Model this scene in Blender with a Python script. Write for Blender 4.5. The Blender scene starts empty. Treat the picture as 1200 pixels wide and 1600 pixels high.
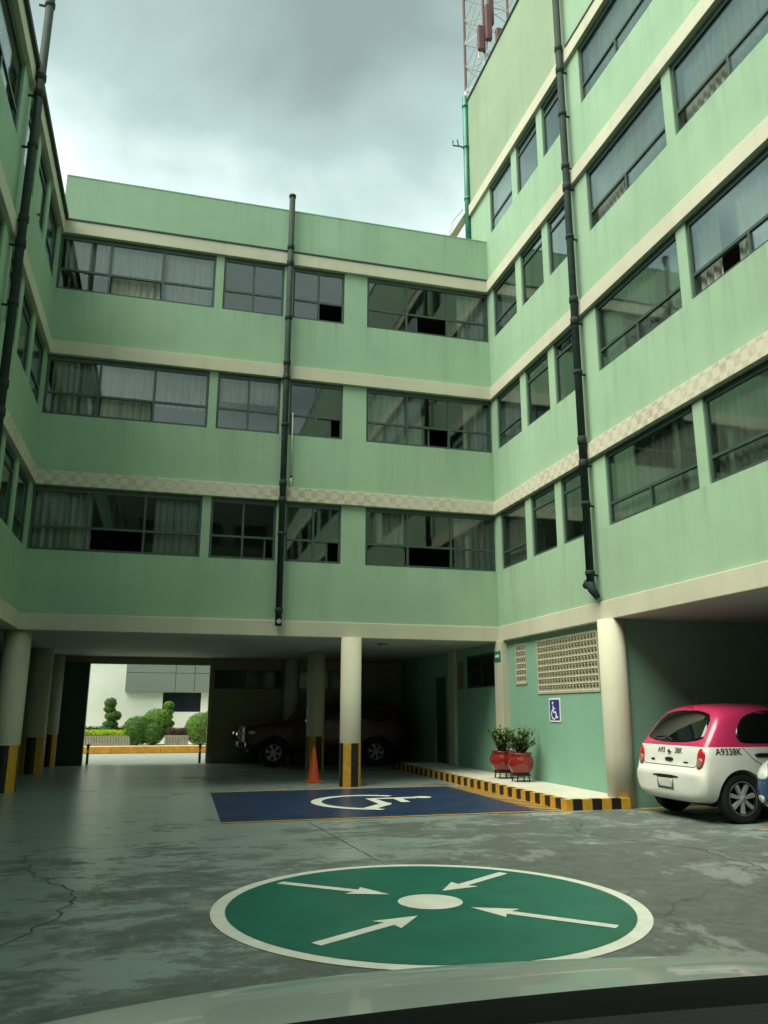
import bpy, bmesh, math, random
from mathutils import Vector, Matrix
from mathutils.bvhtree import BVHTree
random.seed(7)
sc = bpy.context.scene
COL = sc.collection
PI = math.pi

# ------------------------------------------------------------------ camera
EYE = Vector((0, 0, 1.4025))
yaw, pitch, roll = 0.263709, 0.242928, 0.0020967
fwd = Vector((math.sin(yaw)*math.cos(pitch), math.cos(yaw)*math.cos(pitch), math.sin(pitch)))
rgt = Vector((math.cos(yaw), -math.sin(yaw), 0))
upv = rgt.cross(fwd)
r2 = math.cos(roll)*rgt + math.sin(roll)*upv
u2 = -math.sin(roll)*rgt + math.cos(roll)*upv
cam = bpy.data.cameras.new('camera')
camo = bpy.data.objects.new('camera', cam)
COL.objects.link(camo)
camo.matrix_world = Matrix(((r2.x, u2.x, -fwd.x, EYE.x), (r2.y, u2.y, -fwd.y, EYE.y), (r2.z, u2.z, -fwd.z, EYE.z), (0, 0, 0, 1)))
cam.sensor_fit = 'VERTICAL'; cam.sensor_height = 36.0; cam.sensor_width = 27.0
cam.lens = 36.0*1255.62/1600.0
cam.clip_start = 0.05; cam.clip_end = 3000
sc.camera = camo

# ------------------------------------------------------------------ sky and sun
SUN_EL, SUN_AZ = math.radians(58), math.radians(254)      # azimuth clockwise from +Y
world = bpy.data.worlds.new('World'); sc.world = world; world.use_nodes = True
wn, wl = world.node_tree.nodes, world.node_tree.links
wn.clear()
def W(t, **k):
    n = wn.new(t)
    for a, b in k.items(): setattr(n, a, b)
    return n
wo = W('ShaderNodeOutputWorld'); bg = W('ShaderNodeBackground'); bg.inputs['Strength'].default_value = 0.10
sky = W('ShaderNodeTexSky', sky_type='NISHITA'); sky.sun_disc = False
sky.sun_elevation = SUN_EL; sky.sun_rotation = SUN_AZ; sky.dust_density = 3.0; sky.air_density = 1.2
tc = W('ShaderNodeTexCoord'); sx = W('ShaderNodeSeparateXYZ'); wl.new(tc.outputs['Generated'], sx.inputs[0])
zc = W('ShaderNodeMath', operation='MAXIMUM'); wl.new(sx.outputs['Z'], zc.inputs[0]); zc.inputs[1].default_value = 0.06
dv = W('ShaderNodeVectorMath', operation='DIVIDE'); cz = W('ShaderNodeCombineXYZ')
for i in range(3): wl.new(zc.outputs[0], cz.inputs[i])
wl.new(tc.outputs['Generated'], dv.inputs[0]); wl.new(cz.outputs[0], dv.inputs[1])
off = W('ShaderNodeVectorMath', operation='ADD'); wl.new(dv.outputs[0], off.inputs[0]); off.inputs[1].default_value = (2.15, 0.2, 0.0)
n1 = W('ShaderNodeTexNoise'); n1.inputs['Scale'].default_value = 1.15; n1.inputs['Detail'].default_value = 5; n1.inputs['Roughness'].default_value = 0.48
n1.inputs['Distortion'].default_value = 0.35
wl.new(off.outputs[0], n1.inputs['Vector'])
# overcast brightens toward the horizon
hz = W('ShaderNodeMapRange'); wl.new(sx.outputs['Z'], hz.inputs[0])
hz.inputs[1].default_value = 0.72; hz.inputs[2].default_value = 0.50; hz.inputs[3].default_value = -0.20; hz.inputs[4].default_value = 0.13
n1c = W('ShaderNodeMath', operation='MULTIPLY'); wl.new(n1.outputs['Fac'], n1c.inputs[0]); n1c.inputs[1].default_value = 1.3
ad = W('ShaderNodeMath', operation='ADD'); wl.new(n1c.outputs[0], ad.inputs[0]); wl.new(hz.outputs[0], ad.inputs[1])
cr = W('ShaderNodeValToRGB'); wl.new(ad.outputs[0], cr.inputs[0])
e = cr.color_ramp.elements
e[0].position = 0.36; e[0].color = (0.25, 0.325, 0.302, 1)
e[1].position = 0.76; e[1].color = (0.86, 1.04, 0.97, 1)
m = e.new(0.55); m.color = (0.41, 0.55, 0.515, 1)
sc_c = W('ShaderNodeVectorMath', operation='SCALE'); wl.new(cr.outputs[0], sc_c.inputs[0]); sc_c.inputs['Scale'].default_value = 2.95
mx = W('ShaderNodeMix', data_type='RGBA'); mx.inputs['Factor'].default_value = 0.96
wl.new(sky.outputs[0], mx.inputs['A']); wl.new(sc_c.outputs[0], mx.inputs['B'])
wl.new(mx.outputs['Result'], bg.inputs[0]); wl.new(bg.outputs[0], wo.inputs[0])

sund = bpy.data.lights.new('sun', 'SUN'); sund.energy = 1.5; sund.angle = math.radians(50); sund.color = (1.0, 0.985, 0.80)
suno = bpy.data.objects.new('sun', sund); COL.objects.link(suno)
sdir = Vector((math.sin(SUN_AZ)*math.cos(SUN_EL), math.cos(SUN_AZ)*math.cos(SUN_EL), math.sin(SUN_EL)))
suno.rotation_euler = sdir.to_track_quat('Z', 'Y').to_euler()
suno.location = (-10, -10, 40)

vs = sc.view_settings
vs.view_transform = 'Standard'; vs.look = 'None'; vs.gamma = 1.0; vs.use_curve_mapping = False
vs.exposure = 2.1
sc.render.engine = 'CYCLES'
sc.cycles.use_denoising = True
sc.cycles.max_bounces = 7; sc.cycles.diffuse_bounces = 4; sc.cycles.glossy_bounces = 4; sc.cycles.transparent_max_bounces = 16
sc.cycles.sample_clamp_indirect = 6.0
sc.cycles.caustics_reflective = False; sc.cycles.caustics_refractive = False

# ------------------------------------------------------------------ materials
def lin(c):
    out = []
    for v in c[:3]:
        v = v/255.0
        out.append(v/12.92 if v <= 0.04045 else ((v+0.055)/1.055)**2.4)
    return (*out, 1.0)
MATS = {}
class NT:
    def __init__(s, name):
        s.m = bpy.data.materials.new(name); s.m.use_nodes = True
        s.n = s.m.node_tree.nodes; s.l = s.m.node_tree.links
        s.b = s.n['Principled BSDF']; s.out = s.n['Material Output']
        s._tc = None
        MATS[name] = s.m
    def add(s, t, **k):
        n = s.n.new(t)
        for a, b in k.items(): setattr(n, a, b)
        return n
    def co(s, kind='Object', scale=(1, 1, 1), loc=(0, 0, 0), world=False):
        if world:
            g = s.add('ShaderNodeNewGeometry'); src = g.outputs['Position']
        else:
            if s._tc is None: s._tc = s.add('ShaderNodeTexCoord')
            src = s._tc.outputs[kind]
        mp = s.add('ShaderNodeMapping'); mp.inputs['Scale'].default_value = scale; mp.inputs['Location'].default_value = loc
        s.l.new(src, mp.inputs[0]); return mp.outputs[0]
    def noise(s, vec, scale, detail=4, rough=0.55, dist=0.0):
        n = s.add('ShaderNodeTexNoise'); n.inputs['Scale'].default_value = scale; n.inputs['Detail'].default_value = detail
        n.inputs['Roughness'].default_value = rough; n.inputs['Distortion'].default_value = dist
        s.l.new(vec, n.inputs['Vector']); return n.outputs['Fac']
    def ramp(s, fac, stops):
        r = s.add('ShaderNodeValToRGB'); s.l.new(fac, r.inputs[0])
        el = r.color_ramp.elements
        while len(el) < len(stops): el.new(0.5)
        for e_, (p, c) in zip(el, stops):
            e_.position = p; e_.color = c if len(c) == 4 else (*c, 1)
        return r.outputs[0]
    def mix(s, fac, a, b, blend='MIX'):
        m_ = s.add('ShaderNodeMix', data_type='RGBA', blend_type=blend)
        for key, v in (('Factor', fac), ('A', a), ('B', b)):
            if isinstance(v, (int, float)): m_.inputs[key].default_value = v
            elif isinstance(v, tuple): m_.inputs[key].default_value = v
            else: s.l.new(v, m_.inputs[key])
        return m_.outputs['Result']
    def math(s, op, a, b=None):
        m_ = s.add('ShaderNodeMath', operation=op)
        for i, v in enumerate((a, b)):
            if v is None: continue
            if isinstance(v, (int, float)): m_.inputs[i].default_value = v
            else: s.l.new(v, m_.inputs[i])
        return m_.outputs[0]
    def set(s, **k):
        for key, v in k.items():
            i = s.b.inputs[{'color': 'Base Color', 'rough': 'Roughness', 'metal': 'Metallic', 'spec': 'Specular IOR Level', 'coat': 'Coat Weight'}.get(key, key)]
            if isinstance(v, (int, float, tuple)): i.default_value = v
            else: s.l.new(v, i)
    def bump(s, h, strength=0.2, dist=0.01):
        b = s.add('ShaderNodeBump'); b.inputs['Strength'].default_value = strength; b.inputs['Distance'].default_value = dist
        s.l.new(h, b.inputs['Height']); s.l.new(b.outputs[0], s.b.inputs['Normal'])
BLK = (0, 0, 0, 1); WHT = (1, 1, 1, 1)

def plaster(name, rgb, dark=0.80, streak=0.5, rough=0.75, drips=False):
    t = NT(name); c = lin(rgb)
    v = t.co(world=True)
    big = t.noise(v, 0.45, 5, 0.6)
    vs_ = t.co(world=True, scale=(3.2, 3.2, 0.22)); st = t.noise(vs_, 1.0, 6, 0.62)
    fine = t.noise(v, 60, 2)
    col = t.mix(t.ramp(big, [(0.35, BLK), (0.7, WHT)]), tuple(x*0.87 for x in c[:3])+(1,), tuple(min(1, x*1.06) for x in c[:3])+(1,))
    mid = t.noise(t.co(world=True, loc=(2, 9, 4)), 2.6, 6, 0.65)
    col = t.mix(t.math('MULTIPLY', t.ramp(mid, [(0.5, BLK), (0.72, WHT)]), 0.22), col, tuple(x*0.82 for x in c[:3])+(1,))
    dk = tuple(x*dark*s_ for x, s_ in zip(c[:3], (1.0, 0.96, 0.94)))+(1,)
    col = t.mix(t.math('MULTIPLY', t.ramp(st, [(0.52, BLK), (0.78, WHT)]), streak), col, dk)
    pt = t.noise(t.co(world=True, scale=(0.9, 0.9, 1.4), loc=(5, 2, 1)), 1.3, 3)
    col = t.mix(t.math('MULTIPLY', t.ramp(pt, [(0.56, BLK), (0.60, WHT)]), 0.10), col, tuple(x*1.12 for x in c[:3])+(1,))
    if drips:
        sp = t.add('ShaderNodeSeparateXYZ'); t.l.new(v, sp.inputs[0])
        fr = t.math('FRACT', t.math('DIVIDE', t.math('SUBTRACT', 4.33, sp.outputs['Z']), 2.69))
        fall = t.ramp(fr, [(0.0, WHT), (0.16, (.5, .5, .5, 1)), (0.42, BLK)])
        ds = t.noise(t.co(world=True, scale=(5.5, 5.5, 0.12)), 1.0, 5, 0.7)
        ds = t.math('MULTIPLY', t.ramp(ds, [(0.50, BLK), (0.70, WHT)]), fall)
        col = t.mix(t.math('MULTIPLY', ds, 0.5), col, tuple(x*0.6 for x in c[:3])+(1,))
    t.set(color=col, rough=rough, spec=0.25)
    t.bump(t.math('ADD', fine, t.math('MULTIPLY', mid, 1.5)), 0.2, 0.006)
    return t.m
plaster('green_paint', (151, 181, 154), dark=0.76, streak=0.6, drips=True)
plaster('weathered_paint', (150, 168, 142), dark=0.74, streak=0.8)
plaster('teal_paint', (136, 182, 160), dark=0.84, streak=0.3)
plaster('cream_paint', (198, 196, 176), dark=0.74, streak=0.5)
plaster('ceiling_paint', (186, 194, 188), dark=0.85, streak=0.2)
plaster('beige_wall', (150, 140, 110), dark=0.8, streak=0.4)
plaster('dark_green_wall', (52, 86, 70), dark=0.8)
plaster('white_wall', (244, 246, 242), dark=0.92, streak=0.25)
plaster('interior_paint', (120, 118, 105), dark=0.9)
plaster('rear_paint', (92, 104, 94), dark=0.85)
plaster('roof_grey', (120, 116, 108))
def mottled():
    t = NT('mottled_band')
    v = t.co(world=True)
    ck = t.add('ShaderNodeTexChecker'); ck.inputs['Scale'].default_value = 1.0
    ck.inputs['Color1'].default_value = WHT; ck.inputs['Color2'].default_value = BLK
    t.l.new(t.co(world=True, scale=(7.2, 7.2, 7.2), loc=(.35, .45, .23)), ck.inputs['Vector'])
    n = t.noise(v, 0.8, 4, 0.6); n2 = t.noise(v, 14, 6, 0.7)
    a = t.math('ADD', t.math('MULTIPLY', ck.outputs['Fac'], 0.13), t.math('ADD', t.math('MULTIPLY', n, 0.55), t.math('MULTIPLY', n2, 0.55)))
    sel = t.ramp(a, [(0.57, BLK), (0.80, WHT)])
    col = t.mix(t.math('MULTIPLY', sel, 0.6), lin((198, 196, 178)), lin((142, 130, 108)))
    t.set(color=col, rough=0.85, spec=0.2); t.bump(n2, 0.25, 0.01)
mottled()
def simple(name, rgb, rough=0.5, metal=0.0, spec=0.5, var=0.12, scale=6.0, coat=0.0, bump=0.0):
    t = NT(name); c = lin(rgb)
    n = t.noise(t.co(world=True), scale, 5, 0.6)
    col = t.mix(t.ramp(n, [(0.3, BLK), (0.7, WHT)]), tuple(x*(1-var) for x in c[:3])+(1,), tuple(min(1, x*(1+var)) for x in c[:3])+(1,))
    t.set(color=col, rough=rough, metal=metal, spec=spec, coat=coat)
    if bump: t.bump(t.noise(t.co(world=True), scale*6, 3), bump, 0.01)
    return t.m
simple('pipe_paint', (40, 54, 50), 0.75, var=0.25, scale=9, spec=0.2)
simple('teal_pipe', (30, 112, 96), 0.45, var=0.3, scale=5)
simple('frame_paint', (54, 74, 66), 0.5, var=0.15)
simple('dark_metal', (34, 36, 34), 0.45, 0.4)
simple('white_pvc', (215, 212, 195), 0.5)
simple('yellow_paint', (214, 160, 40), 0.55, var=0.16, scale=12)
simple('black_paint', (22, 25, 24), 0.5, var=0.2, scale=12)
simple('white_marking', (226, 228, 218), 0.5, var=0.10, scale=5)
simple('coping', (50, 62, 54), 0.8)
simple('walk_concrete', (204, 202, 188), 0.75, var=0.12, scale=2.2, bump=0.15)
simple('street_asphalt', (142, 148, 142), 0.85, var=0.15, scale=3, bump=0.2)
simple('ground_soil', (90, 92, 84), 0.9, var=0.2, scale=0.3)
simple('kerb_yellow', (206, 146, 52), 0.7, var=0.2, scale=5)
simple('pavement_white', (214, 208, 192), 0.8, var=0.08)
simple('stone_grey', (150, 148, 138), 0.85, var=0.25, scale=7, bump=0.3)
simple('grey_panel', (128, 136, 134), 0.55, var=0.04, scale=1.0)
simple('dark_window', (34, 46, 56), 0.12, var=0.1)
simple('pot_glaze', (140, 38, 32), 0.2, var=0.18, scale=7, coat=0.4)
simple('terracotta_soil', (52, 40, 30), 0.95)
simple('cone_orange', (232, 92, 50), 0.5, var=0.1)
simple('rubber', (20, 21, 20), 0.8, var=0.2, scale=20)
simple('alloy', (176, 180, 180), 0.4, 0.25, var=0.1)
simple('chrome', (205, 208, 208), 0.12, 1.0, var=0.03)
simple('black_plastic', (22, 24, 24), 0.55, var=0.1)
simple('dash_plastic', (10, 13, 14), 0.8, var=0.2, scale=3, spec=0.12)
simple('dash_grey', (40, 44, 42), 0.9, var=0.12, scale=30, bump=0.3)
simple('hood_silver', (172, 184, 178), 0.35, 0.0, var=0.05, scale=5, coat=0.35)
simple('plate_white', (205, 208, 200), 0.4, var=0.05)
simple('print_black', (24, 24, 26), 0.6)
simple('lamp_red', (190, 26, 36), 0.12, coat=0.6, var=0.12, scale=18)
simple('lamp_smoke', (150, 118, 110), 0.1, coat=0.7, var=0.25, scale=24)
simple('lamp_clear', (196, 202, 202), 0.08, coat=0.8, var=0.25, scale=24)
simple('sign_blue', (50, 52, 128), 0.4, var=0.06)
simple('sign_white', (232, 234, 236), 0.4, var=0.04)
simple('sign_green', (24, 116, 84), 0.4)
simple('suv_red', (72, 30, 28), 0.4, coat=0.2, var=0.15, scale=2)
simple('blue_car_paint', (22, 66, 104), 0.22, coat=0.7, var=0.05)
simple('dark_car_paint', (30, 34, 36), 0.25, coat=0.6, var=0.05)
simple('crack_dirt', (78, 84, 78), 0.95, var=0.3, scale=15)
simple('tower_red', (92, 58, 56), 0.6, var=0.15)
simple('tower_white', (206, 212, 210), 0.6)
simple('bark', (86, 68, 50), 0.9, var=0.25, scale=20)
simple('screen_block', (176, 172, 150), 0.8, var=0.14, scale=12, bump=0.2)
simple('paper', (120, 118, 104), 0.9, var=0.1)
simple('wood_stain', (58, 44, 34), 0.8, var=0.2)

def leafmat(name, a, b):
    t = NT(name)
    oi = t.add('ShaderNodeNewGeometry')
    n = t.noise(t.co(world=True), 9.0, 3)
    f = t.math('ADD', t.math('MULTIPLY', oi.outputs['Random Per Island'], 0.6), t.math('MULTIPLY', n, 0.5))
    col = t.ramp(f, [(0.2, lin(a)), (0.85, lin(b))])
    t.set(color=col, rough=0.55, spec=0.3)
    t.b.inputs['Subsurface Weight'].default_value = 0.0
leafmat('leaf_mid', (34, 76, 24), (88, 132, 46)); leafmat('leaf_olive', (56, 98, 26), (122, 160, 56))
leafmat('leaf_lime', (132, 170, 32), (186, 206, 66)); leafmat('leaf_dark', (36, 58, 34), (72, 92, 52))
leafmat('leaf_pot', (58, 92, 48), (124, 150, 88)); leafmat('leaf_red', (74, 46, 40), (116, 76, 62))

def glassmat(name, tint, base, ior=1.5, rough=0.0):
    t = NT(name); t.n.remove(t.b)
    tr = t.add('ShaderNodeBsdfTransparent'); tr.inputs[0].default_value = (*tint, 1)
    gl = t.add('ShaderNodeBsdfGlossy'); gl.inputs['Roughness'].default_value = rough; gl.inputs[0].default_value = (0.92, 0.97, 0.96, 1)
    n = t.noise(t.co(world=True), 0.8, 2)
    b = t.add('ShaderNodeBump'); b.inputs['Strength'].default_value = 0.09; b.inputs['Distance'].default_value = 0.02
    t.l.new(n, b.inputs['Height']); t.l.new(b.outputs[0], gl.inputs['Normal'])
    fr = t.add('ShaderNodeFresnel'); fr.inputs[0].default_value = ior
    f = t.math('ADD', t.math('MULTIPLY', fr.outputs[0], 0.7), base)
    ms = t.add('ShaderNodeMixShader'); t.l.new(f, ms.inputs[0]); t.l.new(tr.outputs[0], ms.inputs[1]); t.l.new(gl.outputs[0], ms.inputs[2])
    t.l.new(ms.outputs[0], t.out.inputs[0])
glassmat('window_glass', (0.90, 0.935, 0.915), 0.04, 1.36, 0.03)
glassmat('car_glass', (0.20, 0.24, 0.23), 0.05)
def curtain():
    t = NT('curtain_cloth')
    col = t.mix(t.noise(t.co(world=True, scale=(16, 16, 0.5)), 1.0, 3), lin((118, 122, 114)), lin((236, 238, 228)))  # vertical streaks: fold shading and sheer density painted into the cloth colour
    d = t.add('ShaderNodeBsdfDiffuse'); tl = t.add('ShaderNodeBsdfTranslucent'); ms = t.add('ShaderNodeMixShader'); ms.inputs[0].default_value = 0.25
    t.l.new(col, d.inputs[0]); t.l.new(col, tl.inputs[0]); t.l.new(d.outputs[0], ms.inputs[1]); t.l.new(tl.outputs[0], ms.inputs[2])
    t.l.new(ms.outputs[0], t.out.inputs[0]); t.n.remove(t.b)
curtain()
def floor_mat():
    t = NT('courtyard_paint')
    v = t.co(world=True, scale=(0.75, 1.0, 1.0))
    big = t.noise(v, 0.42, 3, 0.5)
    med = t.noise(t.co(world=True, scale=(0.7, 1.1, 1), loc=(3, 7, 0)), 1.5, 8, 0.66, 0.25)
    fine = t.noise(t.co(world=True), 9, 6, 0.7)
    sx_ = t.add('ShaderNodeSeparateXYZ'); g = t.add('ShaderNodeNewGeometry'); t.l.new(g.outputs['Position'], sx_.inputs[0])
    # traffic wear: the turning area in front and to the right has lost most of its paint
    wy = t.add('ShaderNodeMapRange'); t.l.new(sx_.outputs['Y'], wy.inputs[0])
    wy.inputs[1].default_value = 12.5; wy.inputs[2].default_value = 6.0; wy.inputs[3].default_value = -0.045; wy.inputs[4].default_value = 0.07
    wx = t.add('ShaderNodeMapRange'); t.l.new(sx_.outputs['X'], wx.inputs[0])
    wx.inputs[1].default_value = -1.0; wx.inputs[2].default_value = 4.0; wx.inputs[3].default_value = -0.035; wx.inputs[4].default_value = 0.06
    spk = t.noise(t.co(world=True, scale=(0.8, 1.25, 1), loc=(1, 4, 0)), 4.2, 9, 0.72, 0.3)
    s_ = t.math('ADD', t.math('MULTIPLY', big, 0.34), t.math('MULTIPLY', med, 0.42))
    s_ = t.math('ADD', s_, t.math('MULTIPLY', spk, 0.30))
    s_ = t.math('ADD', s_, t.math('MULTIPLY', fine, 0.12))
    s_ = t.math('ADD', s_, wy.outputs[0]); s_ = t.math('ADD', s_, wx.outputs[0])
    worn = t.ramp(s_, [(0.60, BLK), (0.62, (.6, .6, .6, 1)), (0.67, WHT)])
    paint = t.mix(t.ramp(med, [(0.3, BLK), (0.75, WHT)]), lin((150, 167, 163)), lin((130, 147, 143)))
    paint = t.mix(t.ramp(spk, [(0.5, BLK), (0.75, (.5, .5, .5, 1))]), paint, lin((106, 114, 109)))
    bare = t.mix(t.ramp(t.math('ADD', t.math('MULTIPLY', fine, .5), t.math('MULTIPLY', spk, .5)), [(0.35, BLK), (0.66, WHT)]), lin((72, 79, 76)), lin((108, 116, 112)))
    col = t.mix(worn, paint, bare)
    # pale rubbed patches in the bare zone
    rub = t.ramp(t.noise(t.co(world=True, scale=(1.2, 0.7, 1), loc=(9, 1, 0)), 1.1, 10, 0.78), [(0.54, BLK), (0.585, WHT)])
    col = t.mix(t.math('MULTIPLY', rub, 0.6), col, lin((146, 154, 148)))
    # cracks: edges of large cells, broken up
    vo = t.add('ShaderNodeTexVoronoi', feature='DISTANCE_TO_EDGE'); vo.inputs['Scale'].default_value = 0.22
    dist = t.add('ShaderNodeVectorMath', operation='ADD')
    nn = t.add('ShaderNodeTexNoise'); nn.inputs['Scale'].default_value = 2.2; nn.inputs['Detail'].default_value = 6
    t.l.new(t.co(world=True), nn.inputs['Vector'])
    sc2 = t.add('ShaderNodeVectorMath', operation='SCALE'); sc2.inputs['Scale'].default_value = 0.55; t.l.new(nn.outputs['Color'], sc2.inputs[0])
    t.l.new(t.co(world=True, loc=(1.3, 0.4, 0)), dist.inputs[0]); t.l.new(sc2.outputs[0], dist.inputs[1]); t.l.new(dist.outputs[0], vo.inputs['Vector'])
    ck = t.ramp(vo.outputs['Distance'], [(0.0, WHT), (0.0045, BLK)])
    ck = t.math('MULTIPLY', ck, t.ramp(big, [(0.45, BLK), (0.6, WHT)]))
    col = t.mix(t.math('MULTIPLY', ck, 0.6), col, lin((48, 48, 42)))
    rough = t.mix(worn, (0.24, 0.24, 0.24, 1), (0.52, 0.52, 0.52, 1))
    rough = t.mix(t.math('MULTIPLY', fine, 0.3), rough, (0.6, 0.6, 0.6, 1))
    t.set(color=col, rough=rough, spec=0.5)
    t.bump(t.math('ADD', t.math('MULTIPLY', worn, -0.4), t.math('MULTIPLY', fine, 0.3)), 0.12, 0.01)
floor_mat()
def marking(name, a, b, rough=0.32):
    t = NT(name)
    n = t.noise(t.co(world=True), 2.2, 7, 0.65); f = t.noise(t.co(world=True, scale=(1, 2.5, 1)), 9, 5, 0.7)
    col = t.mix(t.ramp(n, [(0.3, BLK), (0.72, WHT)]), lin(a), lin(b))
    wear = t.ramp(t.math('ADD', t.math('MULTIPLY', f, 0.5), t.math('MULTIPLY', n, 0.5)), [(0.585, BLK), (0.67, WHT)])
    col = t.mix(t.math('MULTIPLY', wear, 0.42), col, lin((120, 128, 122)))
    t.set(color=col, rough=rough, spec=0.5)
marking('blue_pad', (34, 52, 84), (50, 70, 100)); marking('green_pad', (6, 92, 78), (14, 112, 94), 0.42)
def taxi_paint():
    t = NT('taxi_paint')
    s_ = t.add('ShaderNodeSeparateXYZ'); t.l.new(t.co(), s_.inputs[0])
    f = t.math('GREATER_THAN', s_.outputs['Z'], 0.952)
    d = t.noise(t.co(scale=(2, 2, 2)), 1.4, 4)
    wcol = t.mix(t.ramp(d, [(0.4, BLK), (0.8, WHT)]), lin((232, 234, 226)), lin((216, 218, 208)))
    t.set(color=t.mix(f, wcol, lin((190, 50, 96))), rough=0.25, coat=0.6)
taxi_paint()

# ------------------------------------------------------------------ mesh helpers
def root_of(o):
    while o.parent: o = o.parent
    return o
def link(name, me, mat, parent=None, smooth=False, loc=None):
    o = bpy.data.objects.new(name, me); COL.objects.link(o)
    if mat is not None and not me.materials: me.materials.append(MATS[mat] if isinstance(mat, str) else mat)
    if smooth:
        for p in me.polygons: p.use_smooth = True
    if parent is not None: o.parent = parent
    if loc is not None: o.location = loc
    return o
def tag(o, label=None, cat=None, group=None, kind=None):
    for k, v in (('label', label), ('category', cat), ('group', group), ('kind', kind)):
        if v: o[k] = v
    return o
def thing(name, loc, label, cat, group=None, rz=0.0):
    o = bpy.data.objects.new(name, None); COL.objects.link(o)
    o.location = loc; o.rotation_euler = (0, 0, rz); o.empty_display_size = 0.2
    return tag(o, label, cat, group)
class MB:
    def __init__(s): s.v = []; s.f = []
    def box(s, x0, x1, y0, y1, z0, z1):
        if x0 > x1: x0, x1 = x1, x0
        if y0 > y1: y0, y1 = y1, y0
        if z0 > z1: z0, z1 = z1, z0
        b = len(s.v)
        s.v += [(x0, y0, z0), (x1, y0, z0), (x1, y1, z0), (x0, y1, z0), (x0, y0, z1), (x1, y0, z1), (x1, y1, z1), (x0, y1, z1)]
        s.f += [tuple(b+i for i in q) for q in ((0, 3, 2, 1), (4, 5, 6, 7), (0, 1, 5, 4), (1, 2, 6, 5), (2, 3, 7, 6), (3, 0, 4, 7))]
        return s
    def tube(s, pts, r, n=10, cap=True):
        pts = [Vector(p) for p in pts]
        rs = r if isinstance(r, (list, tuple)) else [r]*len(pts)
        b = len(s.v); prev = None
        for i, p in enumerate(pts):
            t = (pts[min(i+1, len(pts)-1)] - pts[max(i-1, 0)]).normalized()
            a = Vector((0, 0, 1)) if abs(t.z) < 0.9 else Vector((1, 0, 0))
            if prev is None: u = t.cross(a).normalized()
            else: u = (prev - t*prev.dot(t)).normalized()
            prev = u; w = t.cross(u)
            for k in range(n):
                an = 2*PI*k/n
                s.v.append(tuple(p + rs[i]*(math.cos(an)*u + math.sin(an)*w)))
        for i in range(len(pts)-1):
            for k in range(n):
                s.f.append((b+i*n+k, b+i*n+(k+1) % n, b+(i+1)*n+(k+1) % n, b+(i+1)*n+k))
        if cap:
            s.f.append(tuple(b+k for k in range(n))[::-1]); s.f.append(tuple(b+(len(pts)-1)*n+k for k in range(n)))
        return s
    def lathe(s, prof, c=(0, 0, 0), n=24, axis='z', a0=0.0, a1=2*PI):
        b = len(s.v); full = abs(a1-a0-2*PI) < 1e-6; m_ = n if full else n+1
        for (r, h) in prof:
            for k in range(m_):
                an = a0+(a1-a0)*k/n
                x, y = r*math.cos(an), r*math.sin(an)
                p = (x, y, h) if axis == 'z' else (x, h, y)
                s.v.append((c[0]+p[0], c[1]+p[1], c[2]+p[2]))
        for i in range(len(prof)-1):
            for k in range(n):
                k2 = (k+1) % m_
                s.f.append((b+i*m_+k, b+i*m_+k2, b+(i+1)*m_+k2, b+(i+1)*m_+k))
        return s
    def prism(s, poly, fn, d0, d1):          # poly in 2D; fn(a, b, d) -> xyz
        b = len(s.v); n = len(poly)
        for d in (d0, d1):
            for (p, q) in poly: s.v.append(tuple(fn(p, q, d)))
        s.f.append(tuple(range(b, b+n))); s.f.append(tuple(range(b+n, b+2*n))[::-1])
        for i in range(n):
            j = (i+1) % n
            s.f.append((b+i, b+n+i, b+n+j, b+j))
        return s
    def mesh(s, name, off=(0, 0, 0), recalc=True, weld=False):
        me = bpy.data.meshes.new(name)
        me.from_pydata([(v[0]-off[0], v[1]-off[1], v[2]-off[2]) for v in s.v], [], s.f)
        if recalc or weld:
            bm = bmesh.new(); bm.from_mesh(me)
            if weld: bmesh.ops.remove_doubles(bm, verts=bm.verts, dist=1e-5)
            if recalc: bmesh.ops.recalc_face_normals(bm, faces=bm.faces)
            bm.to_mesh(me); bm.free()
        return me
    def build(s, name, mat, parent=None, smooth=False, weld=False, bevel=0.0):
        off = root_of(parent).location if parent is not None else (0, 0, 0)
        if parent is not None and root_of(parent).rotation_euler.z: off = (0, 0, 0)
        if parent is not None and root_of(parent).get('local'): off = (0, 0, 0)
        o = link(name, s.mesh(name, off, weld=weld), mat, parent, smooth)
        if bevel:
            b = o.modifiers.new('bevel', 'BEVEL'); b.width = bevel; b.segments = 2; b.limit_method = 'ANGLE'
        return o
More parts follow.
